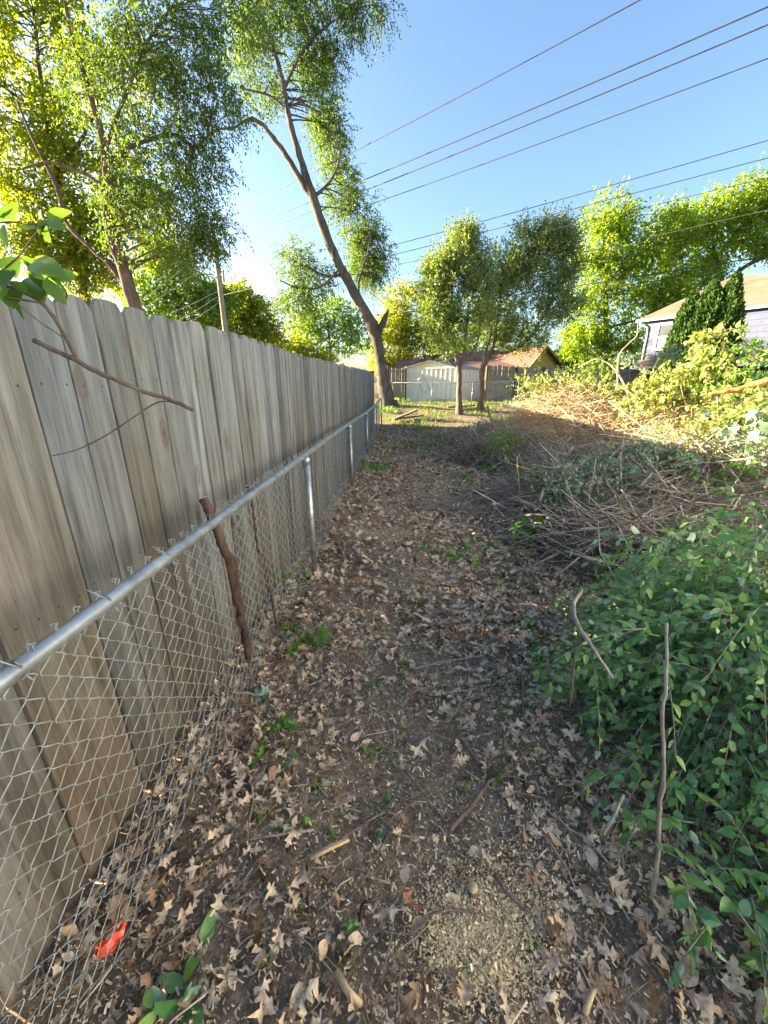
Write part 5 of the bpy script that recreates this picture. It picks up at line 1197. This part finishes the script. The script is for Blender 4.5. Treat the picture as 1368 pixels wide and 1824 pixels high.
# rotting planks near the leaning tree
for i, (a, c, w_, lb) in enumerate((((700, 748), (742, 735), .16, 'dark rotten plank tilted on another near the leaning tree'), ((700, 757), (752, 748), .2, 'grey rotten plank lying flat before the leaning tree'), ((800, 722), (845, 720), .15, 'pale broken board by the small trees'))):
    A_ = G(a[0], a[1], .3); B_ = G(c[0], c[1], .3); A_ = P(a[0], a[1], 14.6 + 3 * (i == 2)); B_ = P(c[0], c[1], 15.2 + 3 * (i == 2))
    A_[2] = gz(A_[0], A_[1]) + .1; B_[2] = gz(B_[0], B_[1]) + (.30 if i == 0 else .12)
    d = nrm(B_ - A_); s_ = nrm(np.cross(d, UP)); o = obj('old_plank', box((A_ + B_) / 2, (np.linalg.norm(B_ - A_), w_, .06), [d, s_, np.cross(s_, d)]), M['twig'], flat=True); tag(o, lb, 'plank', 'old boards in the yard')
# little blue object on the path
g = G(797, 940, .02); o = obj('bottle_cap', tube([A(g[0] - .03, g[1] - .02, .03), A(g[0], g[1], .045), A(g[0] + .035, g[1] + .02, .03)], [.012, .02, .008], 8), plain('blue_grey_plastic', (.22, .28, .36), .3)); tag(o, 'small blue-grey scrap of plastic on the path', 'scrap')

# ------------------------------------------------------------------ twig hanging in at upper left
YT = .85
hr, hs = branch([(62, 606, 9, YT), (120, 635, 9, YT), (185, 668, 8, YT), (250, 695, 7, YT), (310, 715, 7, YT), (345, 731, 7, YT)], 'cut twig with broad green leaves hanging in front of the board fence', 'bark_d', cut=False, group=None, name='hanging_twig', cat_='twig')
def hpart(px, name='side_twig'):
    s = np.array([[*P(p[0], p[1], p[3] if len(p) > 3 else YT), .5 * p[2] * pxm(p[0], p[1], YT)] for p in px]); s = smooth_line(s, 4); obj(name, tube(s[:, :3], s[:, 3], 6), M['bark_d'], hr)
hpart([(135, 636, 6), (105, 580, 5.5), (75, 540, 6), (40, 520, 6), (-20, 500, 7)])
hpart([(312, 716, 3), (280, 717, 3), (240, 742, 3), (190, 775, 2.5), (140, 800, 2.5), (94, 812, 2)])
hpart([(75, 540, 4), (0, 528, 4), (-30, 530, 4)])
hpart([(80, 545, 3), (95, 560, 3), (100, 566, 2)])
hpart([(110, 600, 2), (60, 565, 2), (20, 530, 2)])
nlm = [mesh('leaf', *ovate(rng.uniform(.30, .36), rng.uniform(.05, .3), rng.uniform(.08, .2)), M['near_leaf']) for _ in range(4)]
LFS = [((75, 535), (40, 455), 36), ((85, 520), (48, 478), 30), ((80, 500), (40, 448), 34), ((95, 495), (142, 482), 30), ((85, 490), (110, 540), 40), ((90, 485), (62, 540), 36), ((70, 480), (88, 452), 30), ((60, 510), (70, 530), 40), ((105, 500), (112, 535), 26),
       ((30, 530), (40, 577), 24), ((30, 515), (20, 548), 26), ((10, 500), (5, 545), 30), ((25, 480), (-5, 505), 30), ((50, 410), (75, 398), 22), ((88, 392), (62, 415), 24), ((85, 395), (118, 405), 18), ((85, 388), (115, 375), 16), ((80, 405), (86, 424), 20), ((5, 395), (12, 375), 26), ((8, 400), (5, 432), 26), ((0, 460), (20, 470), 30), ((0, 370), (18, 385), 24), ((20, 500), (45, 520), 26), ((55, 470), (110, 478), 34), ((70, 505), (120, 530), 30)]
for i, (a, c, w_) in enumerate(LFS):
    a3 = P(a[0], a[1], YT + rb.uniform(-.05, .05)); c3 = P(c[0], c[1], YT + rb.uniform(-.07, .07)); d = c3 - a3; Ln = np.linalg.norm(d); Ln = max(Ln, .05); d = nrm(d)
    nref = nrm(A(.25, -.75, .6) + np.array([rb.uniform(-.5, .5) for _ in range(3)])); s_ = nrm(np.cross(d, nref)); n_ = np.cross(s_, d)
    Rm = Matrix(np.stack([s_, d, n_], 1).tolist()); o = link('leaf', nlm[i % 4], hr, a3); o.rotation_euler = Rm.to_euler(); sx_ = min(1.4, max(.8, w_ * pxm(a[0], a[1], YT) / (.62 * Ln))); o.scale = (Ln * sx_ * .8, Ln * .88, Ln * .88)
hpart([(50, 410, 2), (70, 405, 2), (90, 395, 2), (60, 420, 2), (30, 460, 3), (-20, 500, 4)])
